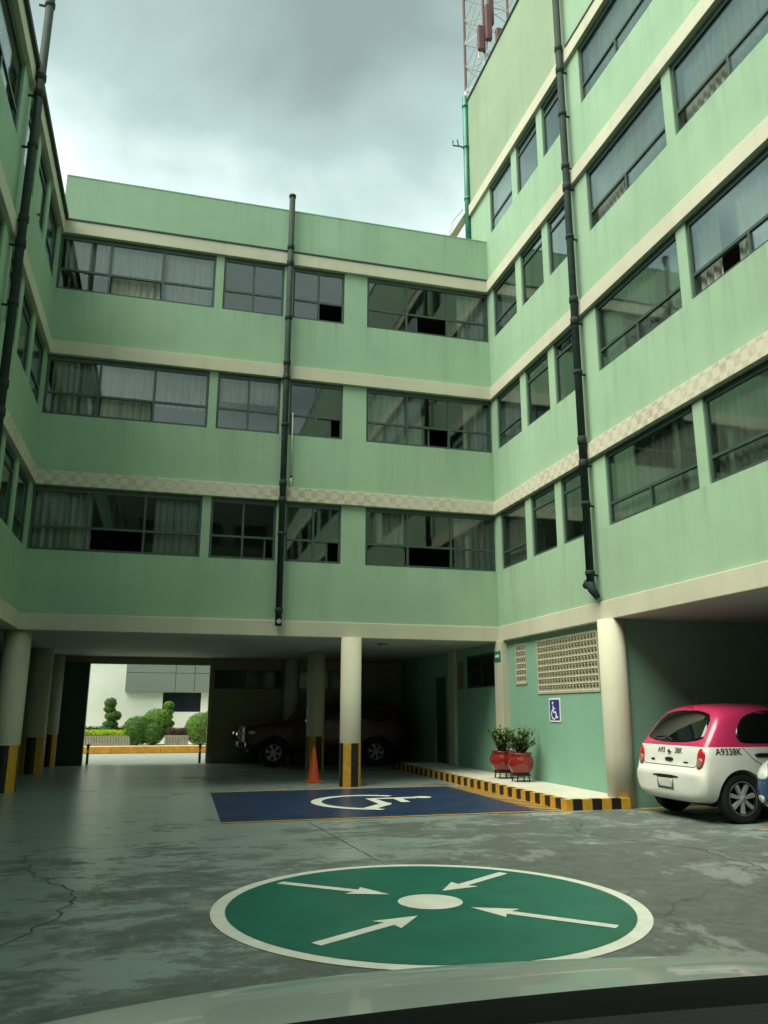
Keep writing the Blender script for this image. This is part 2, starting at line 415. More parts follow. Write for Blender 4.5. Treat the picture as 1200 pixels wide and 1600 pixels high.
def plate(sl, zl, hole, fn, d0, d1):
    """connected wall/frame plate on a grid of lines with holes; fn(s,d,z)->xyz"""
    m_ = MB(); idx = {}
    sl = sorted(set(round(x, 5) for x in sl)); zl = sorted(set(round(x, 5) for x in zl))
    def V(i, j, k):
        key = (i, j, k)
        if key not in idx:
            idx[key] = len(m_.v); m_.v.append(tuple(fn(sl[i], (d0, d1)[k], zl[j])))
        return idx[key]
    ns, nz = len(sl)-1, len(zl)-1
    solid = [[not hole((sl[i]+sl[i+1])/2, (zl[j]+zl[j+1])/2) for j in range(nz)] for i in range(ns)]
    S = lambda i, j: 0 <= i < ns and 0 <= j < nz and solid[i][j]
    for i in range(ns):
        for j in range(nz):
            if not S(i, j): continue
            m_.f.append((V(i, j, 0), V(i+1, j, 0), V(i+1, j+1, 0), V(i, j+1, 0)))
            m_.f.append((V(i, j, 1), V(i, j+1, 1), V(i+1, j+1, 1), V(i+1, j, 1)))
            if not S(i-1, j): m_.f.append((V(i, j, 0), V(i, j+1, 0), V(i, j+1, 1), V(i, j, 1)))
            if not S(i+1, j): m_.f.append((V(i+1, j, 0), V(i+1, j, 1), V(i+1, j+1, 1), V(i+1, j+1, 0)))
            if not S(i, j-1): m_.f.append((V(i, j, 0), V(i, j, 1), V(i+1, j, 1), V(i+1, j, 0)))
            if not S(i, j+1): m_.f.append((V(i, j+1, 0), V(i+1, j+1, 0), V(i+1, j+1, 1), V(i, j+1, 1)))
    return m_
UNIT = MB().box(-.5, .5, -.5, .5, -.5, .5).mesh('unit_pane')
_unit = {}
def unit_box(name, mat, parent, p0, p1):
    """a pane/board sharing one mesh per material"""
    if mat not in _unit:
        me = UNIT.copy(); me.materials.append(MATS[mat]); _unit[mat] = me
    o = bpy.data.objects.new(name, _unit[mat]); COL.objects.link(o); o.parent = parent
    off = root_of(parent).location if not root_of(parent).get('local') else Vector((0, 0, 0))
    a, b = Vector(p0), Vector(p1)
    o.location = (a+b)/2 - Vector(off); o.scale = [max(abs(x), 1e-4) for x in (b-a)]
    return o

# ------------------------------------------------------------------ layout constants (metres)
D, R, L = 15.93, 6.84, -2.61            # back wall Y, right wall X, left wall X
YB = -20.0                              # rear end of the wings, behind the viewpoint
SOF, BEAM = 2.83, 3.135
ST = 2.69
SILL = [4.33+ST*i for i in range(4)]
BB = [5.575+ST*i for i in range(4)]
BH = 0.29
fB = lambda s, d, z: (s, D+d, z)
fR = lambda s, d, z: (R+d, s, z)
fL = lambda s, d, z: (L-d, s, z)

# ------------------------------------------------------------------ setting: ground
g = MB(); g.v = [(-900, -900, -0.012), (900, -900, -0.012), (900, 900, -0.012), (-900, 900, -0.012)]; g.f = [(0, 1, 2, 3)]
tag(g.build('ground', 'ground_soil'), kind='structure')
g = MB(); g.v = [(-9.5, -20, 0), (13.5, -20, 0), (13.5, 23.62, 0), (-9.5, 23.62, 0)]; g.f = [(0, 1, 2, 3)]
tag(g.build('courtyard_floor', 'courtyard_paint'), kind='structure')
g = MB(); g.v = [(-60, 23.62, -0.004), (60, 23.62, -0.004), (60, 29.6, -0.004), (-60, 29.6, -0.004)]; g.f = [(0, 1, 2, 3)]
tag(g.build('street_road', 'street_asphalt'), kind='structure')
# raised walkway along the right-hand ground floor wall
wk = MB().box(5.90, R+0.1, 11.36, 20.2, 0.0, 0.150); wko = wk.build('walkway', 'walk_concrete', bevel=0.012); tag(wko, kind='structure')
kb = {}
def kerb_mesh(mat, sx_, sy_):
    key = (mat, sx_, sy_)
    if key not in kb:
        me = MB().box(-sx_/2, sx_/2, -sy_/2, sy_/2, 0, 0.153).mesh('kerb_block'); me.materials.append(MATS[mat]); kb[key] = me
    return kb[key]
y = 11.25; k = 0
while y < 20.1:
    o = link('kerb_block', kerb_mesh('yellow_paint' if k % 2 == 0 else 'black_paint', 0.102, 0.175), None, wko, loc=(5.849, y+0.0875, 0)); y += 0.176; k += 1
x = 5.90; k = 1
while x < 6.72:
    o = link('kerb_block', kerb_mesh('yellow_paint' if k % 2 == 0 else 'black_paint', 0.158, 0.108), None, wko, loc=(x+0.0795, 11.306, 0)); x += 0.159; k += 1

# ------------------------------------------------------------------ painted markings
def sheet(name, poly, z, mat, parent=None):
    m_ = MB(); b = [(p[0], p[1], z) for p in poly]; m_.v = b; m_.f = [tuple(range(len(b)))]
    o = m_.build(name, mat, parent)
    for p in o.data.polygons:
        if p.normal.z < 0: o.data.flip_normals(); break
    return o
def circ(cx, cy, r, n=72): return [(cx+r*math.cos(2*PI*i/n), cy+r*math.sin(2*PI*i/n)) for i in range(n)]
cx, cy, cr_ = 2.03, 6.22, 1.60
rd = thing('floor_roundel', (cx, cy, 0), 'green assembly point circle with four white arrows painted on the courtyard floor', 'floor marking')
sheet('border', circ(cx, cy, cr_), 0.004, 'white_marking', rd)
sheet('disc', circ(cx, cy, cr_-0.105), 0.007, 'green_pad', rd)
sheet('centre_dot', circ(2.06, 6.27, 0.245, 40), 0.010, 'white_marking', rd)
def arrow(tail, tip, sw, hl, hw):
    t_, p_ = Vector(tail), Vector(tip); d = (p_-t_).normalized(); n = Vector((-d.y, d.x)); b = p_-d*hl
    return [tuple(q) for q in (t_+n*sw, b+n*sw, b+n*hw-d*0.03, p_, b-n*hw-d*0.03, b-n*sw, t_-n*sw)]
for tail, tip in (((1.06, 7.24), (1.83, 6.58)), ((3.04, 7.16), (2.27, 6.60)), ((3.04, 5.26), (2.29, 6.02)), ((1.02, 5.36), (1.84, 5.88))):
    sheet('arrow', arrow(tail, tip, 0.045, 0.30, 0.135), 0.010, 'white_marking', rd)
pad = thing('parking_bay', (3.2, 13.3, 0), 'blue painted disabled parking bay with white wheelchair symbol', 'floor marking')
sheet('surface', [(0.85, 11.16), (5.52, 11.30), (5.42, 15.40), (0.95, 15.20)], 0.004, 'blue_pad', pad)
sheet('front_line', [(0.85, 11.10), (5.80, 11.25), (5.80, 11.31), (0.85, 11.16)], 0.0075, 'yellow_paint', pad)
sheet('back_line', [(0.95, 15.20), (5.42, 15.40), (5.42, 15.46), (0.95, 15.26)], 0.0075, 'yellow_paint', pad)
for i in range(22):
    yy = 11.45+i*0.182
    sheet('tick', [(5.40+random.uniform(-.03, .03), yy), (5.797, yy+0.03), (5.797, yy+0.10), (5.40, yy+0.07)], 0.0075, 'yellow_paint', pad)
def stroke(pts, w):
    P_ = [Vector(p) for p in pts]; a, b = [], []
    for i, p in enumerate(P_):
        t_ = (P_[min(i+1, len(P_)-1)]-P_[max(i-1, 0)]).normalized(); n = Vector((-t_.y, t_.x))*w/2
        a.append(p+n); b.append(p-n)
    return [tuple(q) for q in a+b[::-1]]
def arc(c, r, a0, a1, n=40): return [(c[0]+r*math.cos(math.radians(a0+(a1-a0)*i/n)), c[1]+r*math.sin(math.radians(a0+(a1-a0)*i/n))) for i in range(n+1)]
def sheets(name, polys, z, mat, parent, dz=0.0008):
    for i, p in enumerate(polys): sheet(name, p, z+i*dz, mat, parent)
sheets('wheelchair_symbol', [
    stroke([(3.32+0.86*math.cos(math.radians(t_)), 13.06+0.98*math.sin(math.radians(t_))) for t_ in range(52, 262, 6)], 0.17),
    stroke([(4.18, 13.50), (3.42, 13.48), (3.46, 12.72)], 0.20),
    stroke([(3.50, 12.84), (3.44, 12.66), (3.06, 12.16)], 0.20),
    stroke([(3.04, 12.24), (3.22, 11.98)], 0.14),
    stroke([(3.86, 13.50), (3.84, 12.86)], 0.15),
    circ(4.32, 13.50, 0.15, 24)], 0.009, 'white_marking', pad)
sheet('bay_line', [(7.0, 11.18), (12.5, 11.18), (12.5, 11.27), (7.0, 11.27)], 0.004, 'yellow_paint', tag(bpy.data.objects.new('bay_marking', None), 'thin yellow painted parking lines beside the white taxi', 'floor marking'))
bm_root = bpy.data.objects['bay_marking']; COL.objects.link(bm_root)
sheet('bay_line', [(7.2, 8.88), (12.5, 8.88), (12.5, 8.97), (7.2, 8.97)], 0.004, 'yellow_paint', bm_root)

# ------------------------------------------------------------------ buildings
def curtain_mesh(fn, s0, s1, d, z0, z1, amp=0.05, per=0.13):
    n = max(8, int((s1-s0)/0.02)); m_ = MB(); ph = random.random()*9
    for i in range(n+1):
        s_ = s0+(s1-s0)*i/n
        w = amp*math.sin(2*PI*s_/per+ph+0.9*math.sin(s_*7+ph))*(0.6+0.4*math.sin(s_*3.1+ph))
        m_.v.append(tuple(fn(s_, d+w*0.6, z1))); m_.v.append(tuple(fn(s_+0.01*math.sin(s_*9), d+w, z0)))
    for i in range(n): m_.f.append((2*i, 2*i+1, 2*i+3, 2*i+2))
    return m_
def window(b, fn, cols, z0, z1, tz, open_=(), curt=(), fw=0.05, part=(), low=False):
    """cols: vertical divisions; tz: transom height (or None); open_: set of (col,row) with the sash slid away;
       part: {(col,row): fraction} sash slid part way; curt: (s0,s1,zlo_frac)"""
    s0, s1 = cols[0], cols[-1]
    sl = [s0, s0+fw, s1-fw, s1]; zl = [z0, z0+fw, z1-fw-0.045, z1]; bars = []
    for c in cols[1:-1]: sl += [c-0.022, c+0.022]
    if tz: zl += [tz-0.022, tz+0.022]
    def hole(s_, z_):
        if s_ < s0+fw or s_ > s1-fw or z_ < z0+fw or z_ > z1-fw-0.045: return False
        if any(abs(s_-c) < 0.022 for c in cols[1:-1]) and not (low and z_ > tz): return False
        if tz and abs(z_-tz) < 0.022: return False
        return True
    w = plate(sl, zl, hole, fn, 0.03, 0.085).build('window', 'frame_paint', b)
    rows = [(z0+fw, (tz or z1)-0.022), (tz+0.022, z1-fw-0.045)] if tz else [(z0+fw, z1-fw-0.045)]
    part = dict(part)
    for i in range(len(cols)-1):
        a = cols[i]+(fw if i == 0 else 0.022); c = cols[i+1]-(fw if i == len(cols)-2 else 0.022)
        for j, (za, zb) in enumerate(rows):
            if (i, j) in open_: continue
            if low and j == 1:
                if i == 0: unit_box('pane', 'window_glass', w, fn(cols[0]+fw, 0.048, za), fn(cols[-1]-fw, 0.053, zb))
                continue
            dd = 0.048+random.uniform(-0.002, 0.002)
            if (i, j) in part:
                f = part[(i, j)]; c2 = a+(c-a)*f
                unit_box('pane', 'window_glass', w, fn(a, 0.066, za), fn(c2, 0.071, zb))
                unit_box('sash_bar', 'frame_paint', w, fn(c2, 0.058, za), fn(c2+0.035, 0.08, zb))
            else:
                unit_box('pane', 'window_glass', w, fn(a, dd, za), fn(c, dd+0.005, zb))
    for (ca, cb, zf) in curt:
        curtain_mesh(fn, ca, cb, 0.17, z0-0.02+(z1-z0)*zf, z1-0.03).build('curtain', 'curtain_cloth', w, smooth=True)
    return w
def facade_wall(b, fn, sa, sb, za, zb, wins, mat='green_paint', thick=0.2):
    sl = [sa, sb]; zl = [za, zb]
    for (a, c, z0, z1) in wins: sl += [a, c]; zl += [z0, z1]
    hole = lambda s_, z_: any(a < s_ < c and z0 < z_ < z1 for (a, c, z0, z1) in wins)
    return plate(sl, zl, hole, fn, 0.0, thick).build('wall', mat, b)
def mbox(fn, s0, s1, d0, d1, z0, z1):
    a, b = fn(s0, d0, z0), fn(s1, d1, z1)
    return MB().box(a[0], b[0], a[1], b[1], a[2], b[2])

# ---- back wing
back = thing('apartment_building', (2.1, D, 0), 'mid green three storey wing across the end of the courtyard on columns', 'building')
colsA = [-2.60, -1.59, -0.53, 0.55]; colsB = [0.72, 1.37, 2.03]; colsC = [2.22, 2.80, 3.38]; colsD = [3.90, 4.83, 5.80, 6.82]
wins = []
for i in range(3):
    for c in (colsA, colsB, colsC, colsD): wins.append((c[0], c[-1], SILL[i], BB[i]-0.004))
facade_wall(back, fB, L, R, BEAM, 12.32, wins)
spec = {  # (row, name): (open set, part dict, curtains)
    (0, 'A'): ({(1, 0)}, {}, [(-2.55, -1.50, 0), (-0.35, 0.5, 0)]), (0, 'B'): (set(), {(1, 0): .7}, []),
    (0, 'C'): (set(), {(1, 0): .5}, []), (0, 'D'): ({(1, 0)}, {(0, 0): .92}, [(3.95, 4.78, .42), (5.92, 6.75, 0)]),
    (1, 'A'): ({(1, 0)}, {}, [(-2.5, -1.6, 0), (-1.55, -0.58, 0), (-0.5, 0.5, 0.35)]), (1, 'B'): (set(), {}, [(0.8, 2.0, .55)]),
    (1, 'C'): (set(), {(1, 0): .55}, []), (1, 'D'): (set(), {(1, 0): .5}, [(3.95, 5.2, 0), (6.2, 6.75, 0)]),
    (2, 'A'): ({(1, 0)}, {}, [(-2.5, -1.65, 0.4), (-1.55, -0.58, 0), (-0.45, 0.5, 0)]), (2, 'B'): (set(), {}, []),
    (2, 'C'): ({(1, 0)}, {}, []), (2, 'D'): (set(), {(1, 0): .22}, [(6.1, 6.75, 0)])}
for i in range(3):
    for nm, c in (('A', colsA), ('B', colsB), ('C', colsC), ('D', colsD)):
        op, pt, cu = spec[(i, nm)]
        window(back, fB, c, SILL[i], BB[i]-0.006, SILL[i]+0.46, op, cu, part=pt)
for i in range(3):
    mbox(fB, L-0.05, R+0.05, -0.07, 0.19, BB[i], BB[i]+BH).build('band', 'mottled_band' if i == 0 else 'cream_paint', back, bevel=0.008)
    mbox(fB, L+0.001, R+0.048, 0.205, 7.4, BB[i]+0.02, BB[i]+BH).build('floor_slab', 'interior_paint', back)
mbox(fB, L, R, -0.085, 0.18, BB[2]+BH+0.001, BB[2]+BH+0.035).build('flashing', 'coping', back)
mbox(fB, L-0.05, R+0.05, -0.05, 0.22, SOF, BEAM).build('beam', 'cream_paint', back, bevel=0.01)
mbox(fB, L, R, -0.006, 0.21, 12.322, 12.345).build('coping', 'green_paint', back)
mbox(fB, L-0.3, R+0.3, 0.225, 7.65, SOF+0.012, BEAM-0.02).build('soffit', 'ceiling_paint', back)
mbox(fB, L, R, 4.6, 4.8, BEAM, BB[2]).build('corridor_wall', 'interior_paint', back)
mbox(fB, L, R, 7.42, 7.62, BEAM, 12.3).build('rear_wall', 'green_paint', back)
def room_walls(b, fn, ss, d1=4.6):
    for s_ in ss: mbox(fn, s_-0.06, s_+0.06, 0.21, d1, BEAM, BB[2]).build('partition', 'interior_paint', b)
room_walls(back, fB, (0.63, 2.125, 3.64))
STRIPE = {}
def column(b, x, y, r=0.21, z1=SOF, striped=True, h=0.80):
    c = MB().lathe([(0.001, 0), (r, 0), (r, h*1.0), (r, z1), (0.001, z1)], (x, y, 0), 32).build('column', 'cream_paint', b, smooth=False)
    for p in c.data.polygons: p.use_smooth = abs(p.normal.z) < 0.5
    if striped:
        for k in range(8):
            a0 = -PI/2-PI/8+k*PI/4+(yaw if x > -1 else 0)
            m_ = MB().lathe([(r-0.01, 0.0), (r+0.005, 0.0), (r+0.005, h), (r-0.01, h)], (x, y, 0), 6, a0=a0+0.004, a1=a0+PI/4-0.004)
            m_.build('stripe', 'black_paint' if k % 2 == 0 else 'yellow_paint', c)
    return c
column(back, 3.62, 15.90, 0.205); column(back, 3.72, 20.25, 0.22); column(back, -2.62, 16.20, 0.24)
column(back, -2.80, 20.85, 0.27); column(back, 3.55, 23.28, 0.20); column(back, -2.72, 23.18, 0.20)
# rear wall of the undercroft with the gateway to the street
opn = [(-1.90, 1.28, -1, 2.64)]; tw = [(1.42, 2.30, 2.00, 2.53), (2.38, 3.30, 2.00, 2.53), (3.80, 4.7, 2.0, 2.53), (4.78, 5.7, 2.0, 2.53)]
fG = lambda s, d, z: (s, 23.45+d, z)
sl = [-9.0, R+0.3]; zl = [-0.005, SOF+0.01]
for (a, c, z0, z1) in opn+tw: sl += [a, c]; zl += [max(z0, -0.005), z1]
plate(sl, zl, lambda s_, z_: any(a < s_ < c and z0 < z_ < z1 for (a, c, z0, z1) in opn+tw), fG, 0, 0.15).build('undercroft_wall', 'beige_wall', back)
for (a, c, z0, z1) in tw:
    w = plate([a, a+.03, c-.03, c], [z0, z0+.03, z1-.03, z1], lambda s_, z_: a+.03 < s_ < c-.03 and z0+.03 < z_ < z1-.03, fG, 0.03, 0.08).build('window', 'frame_paint', back)
    unit_box('pane', 'dark_window', w, fG(a+.03, .05, z0+.03), fG(c-.03, .056, z1-.03))
mbox(fG, -2.6, -1.905, -0.10, -0.004, 0.0, 2.66).build('gate_leaf', 'dark_green_wall', back)
mbox(fG, 1.285, 1.40, -0.10, -0.004, 0.0, 2.66).build('gate_jamb', 'beige_wall', back)

# ---- side wings share a builder
def big_windows(y_hi, y_lo):
    """pairs of 2.33 m windows with narrow piers, stepping toward the camera"""
    out = []; y_ = y_hi
    while y_-4.9 > y_lo:
        out += [(y_-2.33, y_), (y_-4.88, y_-2.55)]; y_ -= 5.75
    return out
SMALL = [(14.42, 15.66), (13.13, 14.15), (11.96, 12.88)]
def wing(b, fn, rows, top, yend, seed):
    rnd = random.Random(seed)
    bigs = big_windows(11.31, YB+1)
    wins = [(a, c, SILL[i], BB[i]-0.004) for i in range(rows) for (a, c) in SMALL+bigs]
    facade_wall(b, fn, YB, D, BEAM, top, wins)
    for i in range(rows):
        for j, (a, c) in enumerate(SMALL):
            if j == 0: window(b, fn, [a, (a+c)/2, c] if rnd.random() < .0 else [a, c], SILL[i], BB[i]-0.006, SILL[i]+0.36, curt=[(a+.05, c-.05, 0)] if rnd.random() < .75 else [])
            else: window(b, fn, [a, c], SILL[i], BB[i]-0.006, BB[i]-0.30, curt=[])
        for j, (a, c) in enumerate(bigs):
            if a < -2.5:                       # far behind the viewpoint: frame and one pane each
                window(b, fn, [a, c], SILL[i], BB[i]-0.006, None); continue
            m_ = (a+c)/2
            q = rnd.random(); cu = [(a+.06, c-.06, 0.0)] if q < .55 else ([(a+.06, m_+.3, 0), (m_+.65, c-.06, 0)] if q < .85 else [(m_, c-.06, 0)])
            if i == 0: cu = [(a+.06, c-.06, 0.0)]
            op = {(1, 0)} if rnd.random() < .45 else set()
            window(b, fn, [a, m_, c], SILL[i], BB[i]-0.006, SILL[i]+0.36, open_=op, curt=cu, low=True)
    for i in range(rows):
        mbox(fn, YB, D-0.0705, -0.07, 0.19, BB[i], BB[i]+BH).build('band', 'mottled_band' if i == 0 else 'cream_paint', b, bevel=0.008)
        mbox(fn, YB+0.1, D-0.05, 0.205, 6.2, BB[i]+0.02, BB[i]+BH).build('floor_slab', 'interior_paint', b)
    mbox(fn, YB, D-0.0505, -0.05, 0.22, SOF, BEAM).build('beam', 'cream_paint', b, bevel=0.01)
    mbox(fn, YB, D+0.2, 0.225, 6.3, SOF+0.012, BEAM-0.02).build('soffit', 'ceiling_paint', b)
    mbox(fn, YB, D, 4.6, 4.8, BEAM, BB[rows-1]).build('corridor_wall', 'interior_paint', b)
    for s_ in (11.62, 14.28, 8.87, 5.9, 0.2, -5.6, -11.3):
        mbox(fn, s_-0.05, s_+0.05, 0.21, 4.6, BEAM, BB[rows-1]).build('partition', 'interior_paint', b)
    mbox(fn, YB, yend, 6.2, 6.4, 0, top-0.05).build('rear_wall', 'green_paint', b)
    mbox(fn, YB-0.2, YB-0.001, 0, 6.4, 0, top-0.05).build('end_wall', 'green_paint', b)

left = thing('apartment_building', (L-3, 0, 0), 'shaded green three storey wing along the left edge of the courtyard', 'building')
wing(left, fL, 3, BB[2]+BH-0.001, 23.6, 3)
mbox(fL, YB, D-0.08, -0.13, 6.4, BB[2]+BH, BB[2]+BH+0.09).build('roof', 'coping', left)
for yy in (7.0, 2.6, -1.8, -6.2): column(left, L-0.02, yy, 0.22)
for yy in (11.4, 7.0, 2.6): column(left, -6.2, yy, 0.22)
column(left, -6.2, 16.2, 0.22); column(left, -6.2, 20.8, 0.22)
mbox(fL, D+0.001, 23.44, 0.0, 6.4, SOF, BB[2]+BH-0.02).build('rear_block', 'green_paint', left)

right = thing('apartment_building', (R+3, 0, 0), 'tall pale green four storey wing on the right with antenna tower behind', 'building')
wing(right, fR, 4, 12.30, 16.83, 11)
# top of the taller wing: row four, parapet and its far end (runs past the back wing)
TOPZ = 17.13
bigs = big_windows(11.31, YB+1)
top_w = [(a, c, SILL[3], BB[3]-0.004) for (a, c) in SMALL+bigs]
o = [x_ for x_ in right.children if x_.name.startswith('wall')][0]
bpy.data.objects.remove(o, do_unlink=True)
wins = [(a, c, SILL[i], BB[i]-0.004) for i in range(3) for (a, c) in SMALL+bigs]
def wall_hole(s_, z_):
    if s_ > D-0.0 and z_ < 11.2: return True
    if s_ > 11.76 and z_ > BB[3]+0.1: return True
    return any(a < s_ < c and z0 < z_ < z1 for (a, c, z0, z1) in wins+top_w)
sl = [YB, 11.76, D, 16.83]; zl = [BEAM, 11.2, BB[3]+0.1, TOPZ]
for (a, c, z0, z1) in wins+top_w: sl += [a, c]; zl += [z0, z1]
plate(sl, zl, wall_hole, fR, 0.0, 0.2).build('wall', 'green_paint', right)
mbox(fR, 11.7605, 16.8305, 0.0, 0.2, BB[3]+0.1005, TOPZ).build('parapet_wall', 'weathered_paint', right)
mbox(fR, D-0.0695, 16.86, -0.07, 0.19, BB[3], BB[3]+BH).build('band', 'cream_paint', right, bevel=0.008)
mbox(fR, YB, 11.62, -0.085, 0.18, BB[3]+BH+0.001, BB[3]+BH+0.035).build('flashing', 'coping', right)
mbox(fR, 16.831, 17.0, 0.0, 6.4, 3.1, TOPZ-0.001).build('end_wall', 'green_paint', right)
mbox(fR, YB, 17.02, -0.03, 0.24, TOPZ+0.001, TOPZ+0.05).build('coping', 'coping', right)
mbox(fR, YB, 16.8, 0.25, 6.2, 16.2, 16.35).build('roof', 'roof_grey', right)
mbox(fR, D+0.3, 23.44, 0.05, 6.4, SOF, 11.0).build('rear_block', 'green_paint', right)
for yy in (7.0, 2.6, -1.8): column(right, R, yy, 0.22)
cR = column(right, R+0.02, 11.50, 0.21, striped=False)
# ground floor wall with two breeze-block screens
scr = [(12.00, 14.30, 1.72, 2.72), (14.76, 15.28, 1.92, 2.72)]
fW = lambda s, d, z: (R+0.06+d, s, z)
sl = [11.62, 15.62]; zl = [0.0, SOF+0.01]
for (a, c, z0, z1) in scr: sl += [a, c]; zl += [z0, z1]
plate(sl, zl, lambda s_, z_: any(a < s_ < c and z0 < z_ < z1 for (a, c, z0, z1) in scr), fW, 0, 0.14).build('ground_wall', 'teal_paint', right)
def block_mesh(w, h, dep=0.055):
    m_ = MB(); n = 12; out = []; inn = []
    for k in range(n):
        a_ = 2*PI*k/n+PI/12
        ca, sa = math.cos(a_), math.sin(a_); q = max(abs(ca), abs(sa))
        out.append((w*0.5*ca/q, h*0.5*sa/q)); inn.append((w*0.435*ca, h*0.40*sa-0.004))
    for d_ in (-0.012, dep):
        for (p, q) in out: m_.v.append((d_, p, q))
    for j, d_ in enumerate((0.010, dep)):
        for (p, q) in inn: m_.v.append((d_, p, q-(0.012 if j == 0 else -0.012)))
    for k in range(n):
        k2 = (k+1) % n
        m_.f += [(k, k2, 2*n+k2, 2*n+k), (n+k2, n+k, 3*n+k, 3*n+k2), (2*n+k, 2*n+k2, 3*n+k2, 3*n+k), (k, n+k, n+k2, k2)]
    return m_.mesh('screen_block')
for (a, c, z0, z1), (nc, nr) in zip(scr, ((20, 8), (4, 6))):
    t_ = 0.035
    fr_ = plate([a, a+t_, c-t_, c], [z0, z0+t_, z1-t_, z1], lambda s_, z_: a+t_ < s_ < c-t_ and z0+t_ < z_ < z1-t_, fW, -0.015, 0.10).build('lattice_screen', 'screen_block', right)
    bw, bh = (c-a-2*t_)/nc, (z1-z0-2*t_)/nr
    me = block_mesh(bw*0.985, bh*0.97); me.materials.append(MATS['screen_block'])
    for i in range(nc):
        for j in range(nr):
            o = bpy.data.objects.new('screen_block', me); COL.objects.link(o); o.parent = fr_
            p = Vector(fW(a+t_+bw*(i+.5), 0.0, z0+t_+bh*(j+.5))) - right.location; o.location = p
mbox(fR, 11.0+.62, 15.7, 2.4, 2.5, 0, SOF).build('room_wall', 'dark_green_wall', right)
# side wall of the open parking bay
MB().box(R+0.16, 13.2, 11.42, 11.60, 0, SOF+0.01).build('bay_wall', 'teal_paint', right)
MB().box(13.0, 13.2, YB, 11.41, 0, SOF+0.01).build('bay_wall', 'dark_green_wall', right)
# pilaster at the inner corner and the shaded wall under the back wing
MB().box(R-0.10, R+0.13, 15.63, 16.02, 0.15, SOF+0.005).build('pilaster', 'cream_paint', right, bevel=0.01)
uw = [(16.35, 18.15, 1.92, 2.66), (19.55, 20.45, 0.15, 2.25)]
sl = [16.03, 23.44]; zl = [0, SOF+0.01]
for (a, c, z0, z1) in uw: sl += [a, c]; zl += [z0, z1]
plate(sl, zl, lambda s_, z_: any(a < s_ < c and z0 < z_ < z1 for (a, c, z0, z1) in uw), fW, 0, 0.14).build('undercroft_wall', 'teal_paint', right)
MB().box(R-0.02, R+0.059, 18.75, 19.15, 0.15, SOF+0.005).build('pilaster', 'cream_paint', right)
a, c, z0, z1 = uw[0]
w = plate([a, a+.05, 17.23, 17.27, c-.05, c], [z0, z0+.05, z1-.05, z1], lambda s_, z_: a+.05 < s_ < c-.05 and z0+.05 < z_ < z1-.05 and abs(s_-17.25) > .02, fW, 0.04, 0.09).build('window', 'frame_paint', right)
for (p, q) in ((a+.05, 17.23), (17.27, c-.05)): unit_box('pane', 'dark_window', w, fW(p, .06, z0+.05), fW(q, .066, z1-.05))
dr = mbox(fW, 19.55, 20.45, 0.05, 0.09, 0.15, 2.25).build('door', 'dark_green_wall', right)
MB().tube([(R+0.075, 19.68, 1.1), (R+0.04, 19.68, 1.1), (R+0.04, 19.80, 1.1)], 0.012, 8).build('handle', 'chrome', dr)

# ---- wing closing the courtyard behind the viewpoint (mirrored in the windows)
rear = thing('apartment_building', (2, -22, 0), 'grey building behind the viewpoint seen only mirrored in window panes', 'building')
fK = lambda s, d, z: (s, YB-1.0-d, z)
rw = [(x0, x0+2.2, 3.2+2.9*i, 4.7+2.9*i) for i in range(4) for x0 in (-8, -5, -2, 1, 4, 7, 10)]
sl = [-10, 14]; zl = [0, 16.0]
for (a, c, z0, z1) in rw: sl += [a, c]; zl += [z0, z1]
plate(sl, zl, lambda s_, z_: any(a < s_ < c and z0 < z_ < z1 for (a, c, z0, z1) in rw), fK, 0, 0.2).build('wall', 'rear_paint', rear)
mbox(fK, -10, 14, 0.3, 0.4, 0, 15.9).build('inner_wall', 'dark_metal', rear)

# ---- building across the street
strb = thing('street_building', (0, 32, 0), 'white walled building across the street with grey cladding box', 'building')
fS = lambda s, d, z: (s, 32+d, z)
plate([-22, 0.07, 1.47, 22], [0, 1.36, 2.07, 6.5], lambda s_, z_: 0.07 < s_ < 1.47 and 1.36 < z_ < 2.07, fS, 0, 0.25).build('wall', 'white_wall', strb)
w = plate([0.07, 0.10, 0.75, 0.78, 1.44, 1.47], [1.36, 1.39, 1.55, 1.57, 2.04, 2.07], lambda s_, z_: 0.10 < s_ < 1.44 and 1.39 < z_ < 2.04 and not 0.75 < s_ < 0.78 and not 1.55 < z_ < 1.57, fS, 0.06, 0.10).build('window', 'dark_metal', strb)
for (p, q) in ((0.10, 0.75), (0.78, 1.44)):
    for (za, zb) in ((1.39, 1.55), (1.57, 2.04)): unit_box('pane', 'dark_window', w, fS(p, .075, za), fS(q, .08, zb))
for (p, q) in ((-1.30, 0.48), (0.50, 1.18), (1.20, 1.88), (1.90, 2.58)):
    for (za, zb) in ((2.09, 2.77), (2.785, 4.6)):
        mbox(fS, p, q, -0.16, -0.002, za, zb).build('cladding_panel', 'grey_panel', strb)

# ------------------------------------------------------------------ street kerb and planters
sp_ = MB().box(-40, 40, 29.62, 32, 0, 0.235).build('street_pavement', 'pavement_white'); tag(sp_, kind='structure')
for i in range(12):
    x0 = -9.6+i*1.62
    MB().box(x0, x0+1.61, 29.50, 29.619, 0, 0.23).build('kerb_stone', 'kerb_yellow', sp_, bevel=0.015)
def stone_planter(x0, x1, label):
    p = thing('planter', ((x0+x1)/2, 30.3, 0.235), label, 'planter')
    n = int((x1-x0)/0.09)
    MB().box(x0, x1, 30.02, 30.5, 0.235, 0.57).build('trough', 'stone_grey', p)
    for i in range(n):
        xa = x0+0.02+i*(x1-x0)/n
        fnn = lambda a_, b_, d_: (a_, d_, b_)
        MB().prism([(xa, .25), (xa+.06, .25), (xa+.02, .56), (xa-.04, .56)], fnn, 29.985, 30.022).build('slat', 'stone_grey', p)
    MB().box(x0+.04, x1-.04, 30.06, 30.46, 0.571, 0.585).build('soil', 'terracotta_soil', p)
